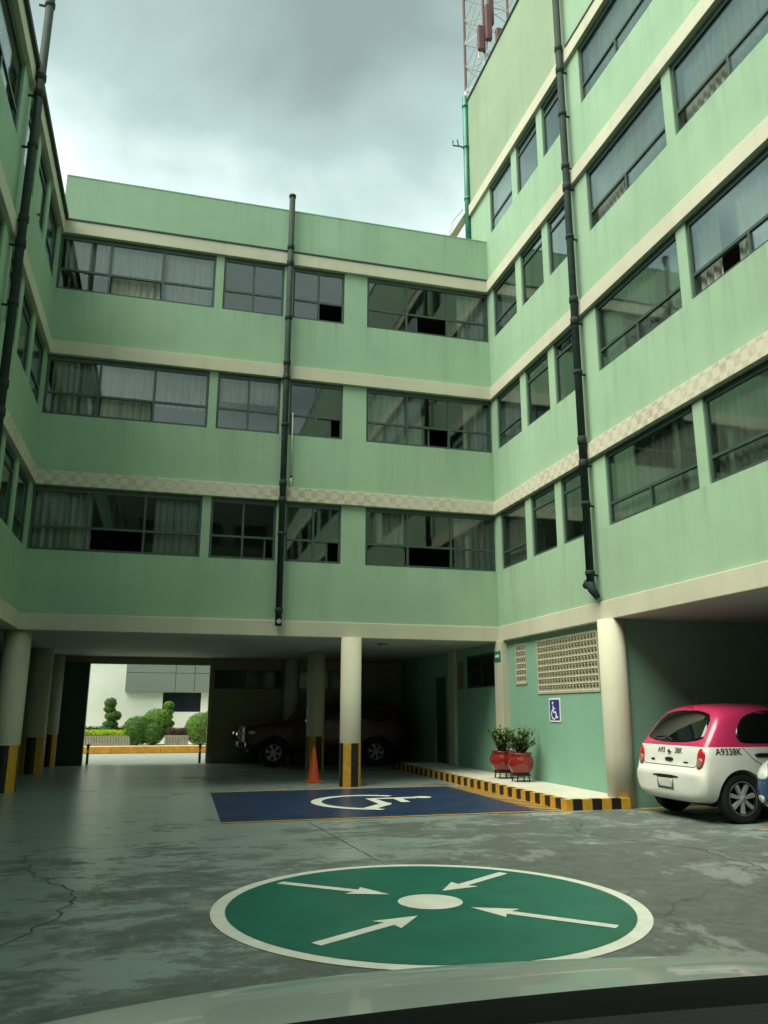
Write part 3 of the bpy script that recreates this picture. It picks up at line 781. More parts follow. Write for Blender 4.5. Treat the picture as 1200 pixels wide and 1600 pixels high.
stone_planter(-2.9, -0.92, 'low stone planter under the lime hedge across the street')
stone_planter(0.22, 1.02, 'low stone planter between the round shrubs across the street')

def leaves(m_, c, rad, n, size, rnd, shell=0.75):
    for _ in range(n):
        while True:
            v = Vector((rnd.uniform(-1, 1), rnd.uniform(-1, 1), rnd.uniform(-1, 1)))
            if 0.05 < v.length < 1: break
        v = v.normalized()*(shell+(1-shell)*rnd.random()**0.5)*(1+rnd.uniform(-.06, .08))
        p = Vector(c)+Vector((v.x*rad[0], v.y*rad[1], v.z*rad[2]))
        nrm = (v+Vector((rnd.uniform(-1, 1), rnd.uniform(-1, 1), rnd.uniform(-1, 1)))*0.75).normalized()
        t_ = nrm.orthogonal().normalized(); t_.rotate(Matrix.Rotation(rnd.uniform(0, 6.28), 3, nrm)); b_ = nrm.cross(t_)
        s_ = size*rnd.uniform(.7, 1.3); b = len(m_.v)
        m_.v += [tuple(p-t_*s_), tuple(p+b_*s_*.45+nrm*s_*.15), tuple(p+t_*s_), tuple(p-b_*s_*.45+nrm*s_*.15)]
        m_.f += [(b, b+1, b+2), (b, b+2, b+3)]
def ellipsoid(m_, c, r, nu=12, nv=8):
    prof = [(math.sin(PI*i/nv), -math.cos(PI*i/nv)) for i in range(nv+1)]
    b = len(m_.v); m_.lathe([(max(p, 1e-3), h) for p, h in prof], (0, 0, 0), nu)
    for i in range(b, len(m_.v)):
        v = m_.v[i]; m_.v[i] = (c[0]+v[0]*r[0], c[1]+v[1]*r[1], c[2]+v[2]*r[2])
def shrub(name, base, lobes, mat, label, seed, size=0.027, dens=1900, stem=True, core='leaf_dark', group=None):
    rnd = random.Random(seed)
    t_ = thing(name, base, label, 'shrub', group)
    m_ = MB(); co = MB()
    for (c, r) in lobes:
        area = r[0]*r[2]+r[0]*r[1]+r[1]*r[2]
        leaves(m_, c, r, int(dens*area*4.2), size, rnd, 0.88); ellipsoid(co, c, [q*0.84 for q in r])
    me = m_.mesh('foliage', base, recalc=False); link('foliage', me, mat, t_)
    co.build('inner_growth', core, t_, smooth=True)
    if stem:
        x_, y_ = lobes[0][0][0], lobes[0][0][1]
        MB().tube([(x_, y_, base[2]-0.1), (x_+.01, y_, base[2]+0.15), (x_, y_, lobes[-1][0][2])], [.035, .03, .015], 8).build('stem', 'bark', t_)
    return t_
Y_ = 31.05
shrub('topiary_shrub', (-1.72, Y_, .235), [((-1.72, Y_, .72), (.34, .30, .17)), ((-1.68, Y_, .93), (.26, .24, .14)), ((-1.60, Y_, 1.22), (.28, .26, .19)), ((-1.74, Y_, 1.45), (.20, .2, .13)), ((-1.72, Y_, 1.66), (.21, .2, .18))], 'leaf_mid', 'tall spiral topiary standing alone against the white wall', 1)
shrub('topiary_shrub', (0.30, Y_, .235), [((.28, Y_, .72), (.24, .22, .16)), ((.30, Y_, .95), (.23, .2, .14)), ((.27, Y_, 1.18), (.20, .2, .12)), ((.25, Y_, 1.36), (.23, .2, .13)), ((.30, Y_, 1.58), (.19, .18, .16))], 'leaf_olive', 'spiral topiary in front of the dark street window', 2)
shrub('round_shrub', (-0.70, 30.35, .235), [((-.72, 30.35, .72), (.50, .46, .48))], 'leaf_mid', 'dark round clipped shrub left of the other balls, across the street', 3)
shrub('round_shrub', (-0.22, 30.25, .235), [((-.22, 30.25, .62), (.42, .38, .36))], 'leaf_mid', 'low round clipped shrub in the middle of the cluster', 4)
shrub('round_shrub', (-0.10, 30.75, .235), [((-.10, 30.75, 1.00), (.50, .44, .46))], 'leaf_olive', 'largest light green ball shrub beside the spiral topiary', 5)
shrub('round_shrub', (-0.52, 31.3, .235), [((-.52, 31.3, 1.00), (.22, .2, .22))], 'leaf_olive', 'small pale ball shrub behind the dark round shrub', 6)
shrub('round_shrub', (1.42, 30.3, .235), [((1.42, 30.3, .78), (.52, .48, .54))], 'leaf_olive', 'light topped round shrub at the right edge of the gateway', 8)
shrub('round_shrub', (1.78, 31.0, .235), [((1.78, 31.0, 1.15), (.25, .22, .25)), ((1.74, 30.9, .75), (.26, .24, .3))], 'leaf_olive', 'pale shrub half hidden by the gateway jamb', 9)
def hedge(name, x0, x1, y0, y1, z0, z1, mat, label, seed, n):
    rnd = random.Random(seed); t_ = thing(name, ((x0+x1)/2, (y0+y1)/2, z0), label, 'hedge'); m_ = MB()
    for _ in range(n):
        p = Vector((rnd.uniform(x0, x1), rnd.uniform(y0, y1), rnd.uniform(z0, z1))); leaves(m_, p, (.03, .03, .03), 2, .03, rnd)
    link('foliage', m_.mesh('foliage', t_.location, recalc=False), mat, t_)
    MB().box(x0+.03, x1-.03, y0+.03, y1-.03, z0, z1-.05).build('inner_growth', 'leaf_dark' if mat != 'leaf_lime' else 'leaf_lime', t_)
hedge('lime_hedge', -2.9, -0.95, 30.05, 30.45, .56, .74, 'leaf_lime', 'bright lime green low hedge on the stone planter', 21, 2600)
hedge('dark_hedge', -2.9, -0.9, 30.95, 31.2, .5, .86, 'leaf_dark', 'thin dark hedge behind the lime hedge', 22, 1500)
hedge('red_hedge', .22, 1.02, 30.1, 30.45, .56, .80, 'leaf_red', 'reddish low hedge between the round shrubs', 23, 1200)

# ------------------------------------------------------------------ things on the facades
def pipe_thing(label, pts, r, collars, mat='pipe_paint', name='drain_pipe', wall=None, cap=True):
    t_ = thing(name, pts[0], label, 'pipe')
    MB().tube(pts, r, 16).build('pipe', mat, t_, smooth=True)
    for (p, h) in collars:
        MB().tube([(p[0], p[1], p[2]-h/2), (p[0], p[1], p[2]-h/2+.01), (p[0], p[1], p[2]+h/2-.01), (p[0], p[1], p[2]+h/2)], [r*1.04, r*1.22, r*1.22, r*1.04], 16).build('collar', mat, t_, smooth=True)
        if wall: 
            q = wall(p); MB().box(min(p[0], q[0])-.012, max(p[0], q[0])+.012, min(p[1], q[1])-.012, max(p[1], q[1])+.012, p[2]-.05, p[2]-.02).build('bracket', mat, t_)
    return t_
px, py = 2.125, D-0.145
t_ = pipe_thing('dark green drain pipe down the middle of the end wall', [(px, py, 3.02), (px, py, 12.62)], 0.065, [((px, py, z_), h) for z_, h in ((3.32, .10), (4.86, .07), (5.56, .12), (5.92, .12), (7.18, .08), (8.24, .12), (8.58, .12), (9.62, .10), (10.92, .16), (11.32, .12), (12.60, .07))], wall=lambda p: (p[0], D, p[2]))
MB().tube([(px, py-.05, 3.10), (px, py-.085, 3.10)], 0.045, 16).build('clean_out_cap', 'alloy', t_)
rx, ry = R-0.145, 11.76
t_ = pipe_thing('tall dark drain pipe with elbow on the right wing', [(rx, ry, 3.40), (rx, ry, 17.45)], 0.066, [((rx, ry, z_), h) for z_, h in ((3.62, .08), (4.80, .07), (5.50, .14), (5.92, .14), (7.18, .08), (8.16, .14), (8.58, .12), (9.85, .08), (10.9, .16), (11.35, .12), (12.5, .1), (13.5, .14), (14.0, .12), (15.4, .1), (16.8, .1))], wall=lambda p: (R, p[1], p[2]))
MB().tube([(rx, ry+.16, 3.42), (rx, ry+.09, 3.46), (rx, ry, 3.42), (rx, ry-.03, 3.34), (rx+.06, ry-.10, 3.20)], [.062, .075, .085, .07, .05], 14).build('elbow', 'pipe_paint', t_, smooth=True)
lx, ly = L+0.15, 11.72
pipe_thing('dark drain pipe crossing the left wing up past its roof', [(lx, ly, 3.40), (lx, ly, 13.4)], 0.066, [((lx, ly, z_), h) for z_, h in ((4.80, .07), (5.50, .14), (5.92, .14), (7.18, .08), (8.16, .14), (8.58, .12), (9.85, .08), (10.78, .14), (11.1, .12), (12.5, .1))], wall=lambda p: (L, p[1], p[2]))
t_ = thing('conduit', (2.30, D-.05, 5.9), 'thin pale conduit hanging beside the middle drain pipe', 'pipe')
MB().tube([(2.30, D-.04, 6.12), (2.295, D-.04, 7.5)], 0.014, 8).build('tube', 'white_pvc', t_, smooth=True)
MB().tube([(2.30, D-.04, 5.90), (2.30, D-.04, 6.08)], 0.022, 8).build('sleeve', 'white_pvc', t_, smooth=True)
MB().tube([(2.30, D-.04, 6.08), (2.30, D-.04, 6.12)], 0.026, 8).build('clip', 'black_plastic', t_, smooth=True)
tx, ty = R-0.06, 16.95
t_ = pipe_thing('teal green pipe at the far corner of the right wing', [(tx, ty, 11.4), (tx, ty, 17.3)], 0.07, [((tx, ty, z_), .1) for z_ in (12.6, 14.2, 15.75, 17.0)], mat='teal_pipe')
MB().tube([(tx, ty, 15.7), (tx-.18, ty, 15.74), (tx-.36, ty, 15.72), (tx-.36, ty, 15.86)], .022, 8).build('outlet', 'teal_pipe', t_)
MB().tube([(tx-.20, ty, 15.72), (tx-.24, ty, 15.92)], .02, 8).build('valve', 'teal_pipe', t_)
t_ = thing('roof_gutter', (6.5, 17.6, 11.3), 'weathered gutter and eave end behind the back parapet corner', 'gutter')
MB().prism([(6.20, 12.9), (6.34, 12.9), (6.86, 13.75), (6.80, 13.95)], lambda a_, b_, d_: (a_, d_, b_), 17.02, 18.6).build('eave', 'beige_wall', t_)
MB().box(6.30, 6.82, 17.05, 18.5, 11.3, 12.92).build('upstand', 'green_paint', t_)
MB().tube([(6.28, 17.1, 12.95), (6.42, 17.1, 13.6), (6.70, 17.1, 13.98)], .02, 8).build('rail', 'tower_white', t_)

# lattice tower behind the right wing
tw_ = thing('lattice_tower', (10.9, 24.4, 11.0), 'red and white lattice antenna tower rising behind the right wing', 'tower')
TX, TY, HW = 11.42, 24.9, 1.0
def tw_pt(cx_, cy_, z_): 
    k_ = 1.0
    return (TX+cx_*HW*k_, TY+cy_*HW*k_, z_)
zs = [11+1.15*i for i in range(20)]
cn = [(-1, -1), (1, -1), (1, 1), (-1, 1)]
for (a, b) in cn:
    for i in range(len(zs)-1):
        MB().tube([tw_pt(a, b, zs[i]), tw_pt(a, b, zs[i+1])], .06, 8).build('leg', 'tower_white' if i < 13 else 'tower_red', tw_)
for i in range(len(zs)-1):
    for k in range(4):
        c0, c1 = cn[k], cn[(k+1) % 4]; mt = 'tower_white'
        MB().tube([tw_pt(*c0, zs[i]), tw_pt(*c1, zs[i])], .024, 6).build('strut', mt, tw_)
        MB().tube([tw_pt(*(c0 if i % 2 else c1), zs[i]), tw_pt(*(c1 if i % 2 else c0), zs[i+1])], .024, 6).build('brace', mt, tw_)
for (dx, dy, z0, z1) in ((-.95, -1.35, 26.3, 27.9), (-.62, -1.55, 25.2, 26.7), (-1.22, -1.2, 25.9, 27.0), (-.78, -1.2, 27.2, 28.6), (.9, -1.4, 26.9, 28.0)):
    a = MB().box(TX+dx-.12, TX+dx+.12, TY+dy-.09, TY+dy+.09, z0, z1).build('antenna_panel', 'tower_red', tw_, bevel=.03)
    MB().tube([(TX+dx, TY+dy+.2, z0-.2), (TX+dx, TY+dy+.2, z1+.2)], .04, 8).build('antenna_mount', 'tower_white', tw_)
MB().lathe([(.001, -.06), (.4, -.03), (.42, .1), (.3, .2), (.001, .22)], (TX+.6, TY-1.4, 25.9), 20, axis='y').build('dish', 'tower_red', tw_, smooth=True)

# ------------------------------------------------------------------ signs
def isa_polys(s_):
    P_ = [stroke(arc((.04, .30), .27, 78, 352), .085), stroke([(-.02, .80), (.0, .42), (.30, .42)], .12), stroke([(.27, .45), (.44, .08)], .11), stroke([(.42, .10), (.56, .15)], .08), stroke([(-.01, .64), (.24, .64)], .08), circ(-.03, .94, .085, 20)]
    return [[(p[0]*s_, p[1]*s_) for p in q] for q in P_]
sg = thing('wheelchair_sign', (R+.05, 13.64, 1.22), 'blue wheelchair sign with white border on the teal wall', 'sign')
fs = lambda a_, b_, d_: (R+.052-d_, 13.86-a_, 1.22+b_)   # a_ runs toward the camera, as read
rr = lambda x0, x1, y0, y1, r_: [(x1-r_+r_*math.cos(t2), y1-r_+r_*math.sin(t2)) for t2 in (0, .52, 1.05, 1.57)]+[(x0+r_+r_*math.cos(t2), y1-r_+r_*math.sin(t2)) for t2 in (1.57, 2.1, 2.62, 3.14)]+[(x0+r_+r_*math.cos(t2), y0+r_+r_*math.sin(t2)) for t2 in (3.14, 3.67, 4.19, 4.71)]+[(x1-r_+r_*math.cos(t2), y0+r_+r_*math.sin(t2)) for t2 in (4.71, 5.24, 5.76, 6.28)]
MB().prism(rr(0, .44, 0, .42, .03), fs, -.006, .004).build('backing', 'sign_white', sg)
MB().prism(rr(.035, .405, .03, .39, .03), fs, .004, .007).build('face', 'sign_blue', sg)
for i, p in enumerate(isa_polys(.31)):
    MB().prism([(q[0]+.17, q[1]+.04) for q in p], fs, .007, .009+i*.0006).build('pictogram', 'sign_white', sg)
ex = thing('exit_sign', (R-.11, 15.8, 2.45), 'small green exit sign on the cream corner pilaster', 'sign')
fe = lambda a_, b_, d_: (R-.102-d_, 15.98-a_, 2.42+b_)
MB().prism([(0, 0), (.32, 0), (.32, .20), (0, .20)], fe, 0.0, .012).build('face', 'sign_green', ex)
MB().prism([(.06, .08), (.20, .08), (.20, .05), (.27, .10), (.20, .15), (.20, .12), (.06, .12)], fe, .012, .014).build('arrow', 'sign_white', ex)
ps = thing('wall_notice', (R+.05, 17.2, 1.6), 'faded paper notice on the shaded undercroft wall', 'notice')
MB().box(R+.045, R+.058, 18.28, 18.62, 1.9, 2.55).build('sheet', 'paper', ps)
lp = thing('ceiling_lamp', (4.7, 18.0, 2.80), 'small round lamp fitting on the undercroft ceiling', 'lamp')
MB().lathe([(.001, 2.83), (.11, 2.838), (.11, 2.79), (.07, 2.76), (.001, 2.755)], (4.62, 17.2, 0), 20).build('fitting', 'grey_panel', lp, smooth=True)

# ------------------------------------------------------------------ pots
def potted(x, y, seed, label, sc_=1.0):
    rnd = random.Random(seed)
    z = .15
    p = thing('potted_plant', (x, y, z), label, 'potted plant', 'red glazed pots on the walkway')
    for k in range(4):
        a_ = PI/4+k*PI/2
        MB().tube([(x+.17*math.cos(a_), y+.17*math.sin(a_), z), (x+.15*math.cos(a_), y+.15*math.sin(a_), z+.12)], .012, 6).build('stand_leg', 'dark_metal', p)
    MB().lathe([(.15, z+.11), (.18, z+.11), (.18, z+.135), (.15, z+.135), (.15, z+.11)], (x, y, 0), 20).build('stand_ring', 'dark_metal', p)
    pr_ = [(.001, .12), (.13, .12), (.19, .19), (.235, .28), (.245, .34), (.225, .42), (.20, .46), (.205, .485), (.225, .50), (.215, .515), (.185, .505), (.18, .45), (.001, .45)]
    MB().lathe([(r_*sc_, z+h) for r_, h in pr_], (x, y, 0), 36).build('pot', 'pot_glaze', p, smooth=True)
    st = MB(); lf = MB()
    for i in range(44):
        a_ = rnd.uniform(0, 6.28); lean = rnd.uniform(.03, .30); h = rnd.uniform(.2, .52)
        b0 = Vector((x+rnd.uniform(-.08, .08), y+rnd.uniform(-.08, .08), z+.45)); tip = b0+Vector((lean*math.cos(a_), lean*math.sin(a_), h))
        mid = (b0+tip)/2+Vector((0, 0, .04)); st.tube([b0, mid, tip], [.006, .005, .003], 5)
        for q in range(22):
            f = rnd.uniform(.25, 1.0); c = b0.lerp(mid, f*2) if f < .5 else mid.lerp(tip, f*2-1)
            d_ = Vector((rnd.uniform(-1, 1), rnd.uniform(-1, 1), rnd.uniform(-.1, .9))).normalized()
            s_ = d_.cross(Vector((0, 0, 1))).normalized(); ln = rnd.uniform(.05, .10); wd = ln*.26
            b = len(lf.v); e_ = c+d_*ln
            lf.v += [tuple(c), tuple(c+d_*ln*.45+s_*wd), tuple(e_), tuple(c+d_*ln*.45-s_*wd)]; lf.f += [(b, b+1, b+2), (b, b+2, b+3)]
    st.build('stems', 'bark', p)['kind'] = 'stuff'
    o = link('foliage', lf.mesh('foliage', p.location, recalc=False), 'leaf_pot', p); o['kind'] = 'stuff'
    return p
potted(6.47, 15.10, 5, 'red pot with leafy plant farther from the wheelchair sign, by the corner pilaster')
potted(6.50, 14.35, 6, 'nearer red pot with leafy plant, next to the wheelchair sign wall')

# ------------------------------------------------------------------ cone and bollards
cn_ = thing('traffic_cone', (3.11, 16.98, 0), 'orange traffic cone beside the striped column', 'cone')
MB().box(2.95, 3.27, 16.82, 17.14, 0, .03).build('base', 'cone_orange', cn_, bevel=.012)
MB().lathe([(.125, .03), (.118, .06), (.026, .67), (.020, .685), (.001, .685)], (3.11, 16.98, 0), 28).build('body', 'cone_orange', cn_, smooth=True)
for x_, lab in ((-1.80, 'short black post at the left of the gateway'), (1.14, 'short black post at the right of the gateway')):
    b = thing('bollard', (x_, 23.75, 0), lab, 'bollard', 'posts in the gateway')
    MB().lathe([(.035, 0), (.035, .46), (.045, .47), (.045, .51), (.02, .54), (.001, .54)], (x_, 23.75, 0), 14).build('post', 'black_paint', b, smooth=False)
    MB().lathe([(.036, .30), (.0375, .30), (.0375, .38), (.036, .38)], (x_, 23.75, 0), 14).build('reflector', 'yellow_paint', b)

# ------------------------------------------------------------------ cars
def sub_mesh(m_, name, levels=2):
    o = bpy.data.objects.new('tmp', m_.mesh(name)); COL.objects.link(o)
    s_ = o.modifiers.new('s', 'SUBSURF'); s_.levels = levels; s_.render_levels = levels
    dg = bpy.context.evaluated_depsgraph_get(); me = bpy.data.meshes.new_from_object(o.evaluated_get(dg))
    old = o.data; bpy.data.objects.remove(o); bpy.data.meshes.remove(old); me.name = name
    return me
def loft(stations):
    m_ = MB(); K = len(stations[0][1]); n = 2*K-2
    for x_, pts in stations:
        for (y_, z_) in pts: m_.v.append((x_, y_, z_))
        for (y_, z_) in pts[-2:0:-1]: m_.v.append((x_, -y_, z_))
    for i in range(len(stations)-1):
        for k in range(n): m_.f.append((i*n+k, i*n+(k+1) % n, (i+1)*n+(k+1) % n, (i+1)*n+k))
    m_.f.append(tuple(range(n))); b = (len(stations)-1)*n; m_.f.append(tuple(range(b, b+n))[::-1])
    return m_
def cut_wheels(me, wheels, r, w=0.34, ymax=1.1):
    o = bpy.data.objects.new('tmp', me); COL.objects.link(o); cs = []
    for (x_, y_, z_) in wheels:
        sg_ = 1 if y_ > 0 else -1
        c = MB().lathe([(.001, y_-sg_*w*.62), (r, y_-sg_*w*.62), (r, sg_*ymax), (.001, sg_*ymax)], (x_, 0, z_), 40, axis='y')
        co = bpy.data.objects.new('cut', c.mesh('cut')); COL.objects.link(co); cs.append(co)
        b = o.modifiers.new('b', 'BOOLEAN'); b.operation = 'DIFFERENCE'; b.object = co; b.solver = 'EXACT'
    dg = bpy.context.evaluated_depsgraph_get(); dg.update()
    out = bpy.data.meshes.new_from_object(o.evaluated_get(dg))
    for c in cs:
        d_ = c.data; bpy.data.objects.remove(c); bpy.data.meshes.remove(d_)
    bpy.data.objects.remove(o)
    for p in out.polygons: p.use_smooth = True
    out.set_sharp_from_angle(angle=math.radians(32))
    return out
def bvh_of(me): return BVHTree.FromPolygons([v.co.copy() for v in me.vertices], [tuple(p.vertices) for p in me.polygons])
def smooth_poly(pts, it=2):
    for _ in range(it):
        q = []
        for i, p in enumerate(pts):
            a = pts[(i+1) % len(pts)]
            q += [(p[0]*.75+a[0]*.25, p[1]*.75+a[1]*.25), (p[0]*.25+a[0]*.75, p[1]*.25+a[1]*.75)]
        pts = q
    return pts
def shoot(bvh, a, b, axis, sgn):
    """project plane point (a,b) on the body. axis 'y': (x,z) from side sgn; axis 'x': (y,z) from end sgn"""
    if axis == 'y': o_, d_ = Vector((a, 3*sgn, b)), Vector((0, -sgn, 0))
    else: o_, d_ = Vector((8*sgn+2, a, b)), Vector((-sgn, 0, 0))
    h = bvh.ray_cast(o_, d_)
    return (h[0], h[1] if h[1].dot(d_) < 0 else -h[1]) if h[0] is not None else (None, None)
def patch(name, mat, parent, bvh, outline, axis, sgn, off=.006, rings=6, it=2, dish=0.0):
    pts = smooth_poly(outline, it); n = len(pts)
    c = (sum(p[0] for p in pts)/n, sum(p[1] for p in pts)/n)
    m_ = MB(); last = None
    def put(a, b, o_):
        nonlocal last
        h, nn = shoot(bvh, a, b, axis, sgn)
        if h is None: h, nn = last if last else (Vector((0, 0, 0)), Vector((0, 0, 1)))
        last = (h, nn); m_.v.append(tuple(h+nn*o_))
    put(*c, off+dish)
    for r_ in range(1, rings+1):
        f = r_/rings
        for p in pts: put(c[0]+(p[0]-c[0])*f, c[1]+(p[1]-c[1])*f, off+dish*(1-f*f))
    for p in pts: put(c[0]+(p[0]-c[0])*1.005, c[1]+(p[1]-c[1])*1.005, -.012)
    for k in range(n): m_.f.append((0, 1+k, 1+(k+1) % n))
    for r_ in range(rings):
        for k in range(n): m_.f.append((1+r_*n+k, 1+(r_+1)*n+k, 1+(r_+1)*n+(k+1) % n, 1+r_*n+(k+1) % n))
    me = m_.mesh(name); return link(name, me, mat, parent, smooth=True)
def strip(name, mat, parent, bvh, line, axis, sgn, w, off=.004):
    """a narrow raised strip (gap, handle, trim) following the body"""
    m_ = MB(); L2 = []
    for i, p in enumerate(line):
        a = Vector(line[max(i-1, 0)]); b = Vector(line[min(i+1, len(line)-1)]); t_ = (b-a).normalized(); nn = Vector((-t_.y, t_.x))*w/2
        for s_ in (1, -1):
            h, q = shoot(bvh, p[0]+nn.x*s_, p[1]+nn.y*s_, axis, sgn)
            if h is None: h, q = Vector((p[0], 0, p[1])), Vector((0, 0, 1))
            m_.v.append(tuple(h+q*off))
    for i in range(len(line)-1): m_.f.append((2*i, 2*i+1, 2*i+3, 2*i+2))
    return link(name, m_.mesh(name), mat, parent, smooth=True)
def dens(line, n=10):
    out = []
    for i in range(len(line)-1):
        for k in range(n): out.append((line[i][0]+(line[i+1][0]-line[i][0])*k/n, line[i][1]+(line[i+1][1]-line[i][1])*k/n))
    return out+[line[-1]]
def text_on(name, s, size, parent, bvh, at, axis, sgn, flip, mat='print_black', off=.004, bold=0.0):
    cu = bpy.data.curves.new('txt', 'FONT'); cu.body = s; cu.size = size; cu.align_x = 'CENTER'; cu.align_y = 'CENTER'; cu.offset = bold; cu.resolution_u = 3
    o = bpy.data.objects.new('txt', cu); COL.objects.link(o)
    dg = bpy.context.evaluated_depsgraph_get(); me = bpy.data.meshes.new_from_object(o.evaluated_get(dg))
    bpy.data.objects.remove(o); bpy.data.curves.remove(cu)
    for v in me.vertices:
        h, nn = shoot(bvh, at[0]+v.co.x*flip, at[1]+v.co.y, axis, sgn)
        if h is not None: v.co = h+nn*off
    me.name = name; me.materials.clear()
    return link(name, me, mat, parent)
def wheel(car, x_, y_, r, w, rim='alloy', spokes=7, rr_=.68):
    s_ = 1 if y_ > 0 else -1
    ty_ = MB().lathe([(r*.60, -w*.40), (r*.70, -w*.47), (r*.86, -w*.5), (r*.96, -w*.44), (r, -w*.30), (r, w*.30), (r*.96, w*.44), (r*.86, w*.5), (r*.70, w*.47), (r*.60, w*.40), (r*.60, -w*.40)], (x_, y_, r), 40, axis='y').build('wheel', 'rubber', car, smooth=True)
    R_ = r*rr_
    MB().lathe([(R_*.90, s_*w*.05), (R_*.93, s_*w*.40), (R_*1.0, s_*w*.47), (R_*1.0, s_*w*.43), (R_*.9, -s_*w*.3)], (x_, y_, r), 36, axis='y').build('rim', rim, ty_, smooth=True)
    MB().lathe([(.001, s_*w*.02), (R_*.92, s_*w*.02)], (x_, y_, r), 30, axis='y').build('brake_disc', 'dark_metal', ty_)
    MB().lathe([(.001, s_*w*.44), (R_*.18, s_*w*.43), (R_*.22, s_*w*.36), (R_*.22, s_*w*.1)], (x_, y_, r), 20, axis='y').build('hub', rim, ty_, smooth=True)
    for k in range(spokes):
        a_ = 2*PI*k/spokes+.2; ca, sa = math.cos(a_), math.sin(a_)
        def pt(rad, tan, yy): return (x_+rad*ca-tan*sa, y_+s_*yy, r+rad*sa+tan*ca)
        m_ = MB(); h0, h1 = w*.22, w*.41
        for (rad, t2) in ((R_*.15, R_*.11), (R_*.95, R_*.15)):
            for yy in (h0, h1):
                m_.v += [pt(rad, t2*(1 if yy == h0 else .8), yy), pt(rad, -t2*(1 if yy == h0 else .8), yy)]
        m_.f = [(0, 1, 5, 4), (2, 6, 7, 3), (0, 4, 6, 2), (1, 3, 7, 5), (4, 5, 7, 6), (0, 2, 3, 1)]
        m_.build('spoke', rim, ty_)
    return ty_
HATCH = [
    (0.000, [(0, .34), (.46, .34), (.60, .39), (.65, .49), (.63, .57), (.54, .59), (.3, .60), (0, .605)]),
    (0.030, [(0, .27), (.60, .27), (.725, .35), (.77, .50), (.745, .61), (.64, .63), (.4, .64), (0, .645)]),
    (0.080, [(0, .24), (.66, .24), (.785, .34), (.815, .52), (.785, .64), (.66, .665), (.42, .67), (0, .675)]),
    (0.100, [(0, .235), (.67, .235), (.79, .34), (.818, .54), (.76, .80), (.68, .84), (.5, .85), (0, .86)]),
    (0.125, [(0, .23), (.68, .23), (.80, .34), (.822, .56), (.765, .915), (.70, .955), (.56, .965), (0, .975)]),
    (0.175, [(0, .225), (.69, .225), (.805, .34), (.826, .58), (.78, .955), (.71, 1.01), (.60, 1.03), (0, 1.045)]),
    (0.280, [(0, .22), (.70, .22), (.812, .34), (.832, .60), (.79, .975), (.715, 1.12), (.63, 1.18), (0, 1.21)]),
    (0.390, [(0, .21), (.70, .21), (.82, .34), (.84, .61), (.795, .98), (.715, 1.22), (.62, 1.32), (0, 1.365)]),
    (0.480, [(0, .20), (.70, .20), (.825, .34), (.842, .62), (.80, .98), (.715, 1.28), (.605, 1.42), (0, 1.47)]),
    (0.560, [(0, .20), (.70, .20), (.825, .34), (.842, .62), (.80, .98), (.715, 1.30), (.60, 1.47), (0, 1.515)]),
    (0.90, [(0, .19), (.70, .19), (.822, .33), (.835, .62), (.805, .975), (.715, 1.31), (.595, 1.49), (0, 1.535)]),
    (1.60, [(0, .18), (.70, .18), (.82, .33), (.833, .62), (.81, .955), (.715, 1.31), (.59, 1.49), (0, 1.54)]),
    (2.15, [(0, .18), (.70, .18), (.82, .33), (.833, .62), (.81, .94), (.70, 1.25), (.56, 1.43), (0, 1.485)]),
    (2.55, [(0, .18), (.70, .18), (.82, .33), (.833, .62), (.81, .93), (.71, 1.10), (.58, 1.21), (0, 1.265)]),
    (2.90, [(0, .18), (.70, .18), (.82, .33), (.83, .62), (.80, .905), (.73, .97), (.60, 1.01), (0, 1.04)]),
    (3.30, [(0, .19), (.68, .19), (.80, .34), (.815, .60), (.77, .84), (.70, .90), (.55, .93), (0, .955)]),
    (3.58, [(0, .22), (.64, .22), (.75, .36), (.765, .56), (.70, .74), (.62, .79), (.45, .82), (0, .84)]),
    (3.72, [(0, .27), (.56, .27), (.64, .38), (.655, .52), (.60, .64), (.52, .68), (.36, .70), (0, .71)]),
    (3.78, [(0, .34), (.42, .34), (.50, .40), (.51, .50), (.47, .57), (.40, .59), (.25, .60), (0, .61)]),
]
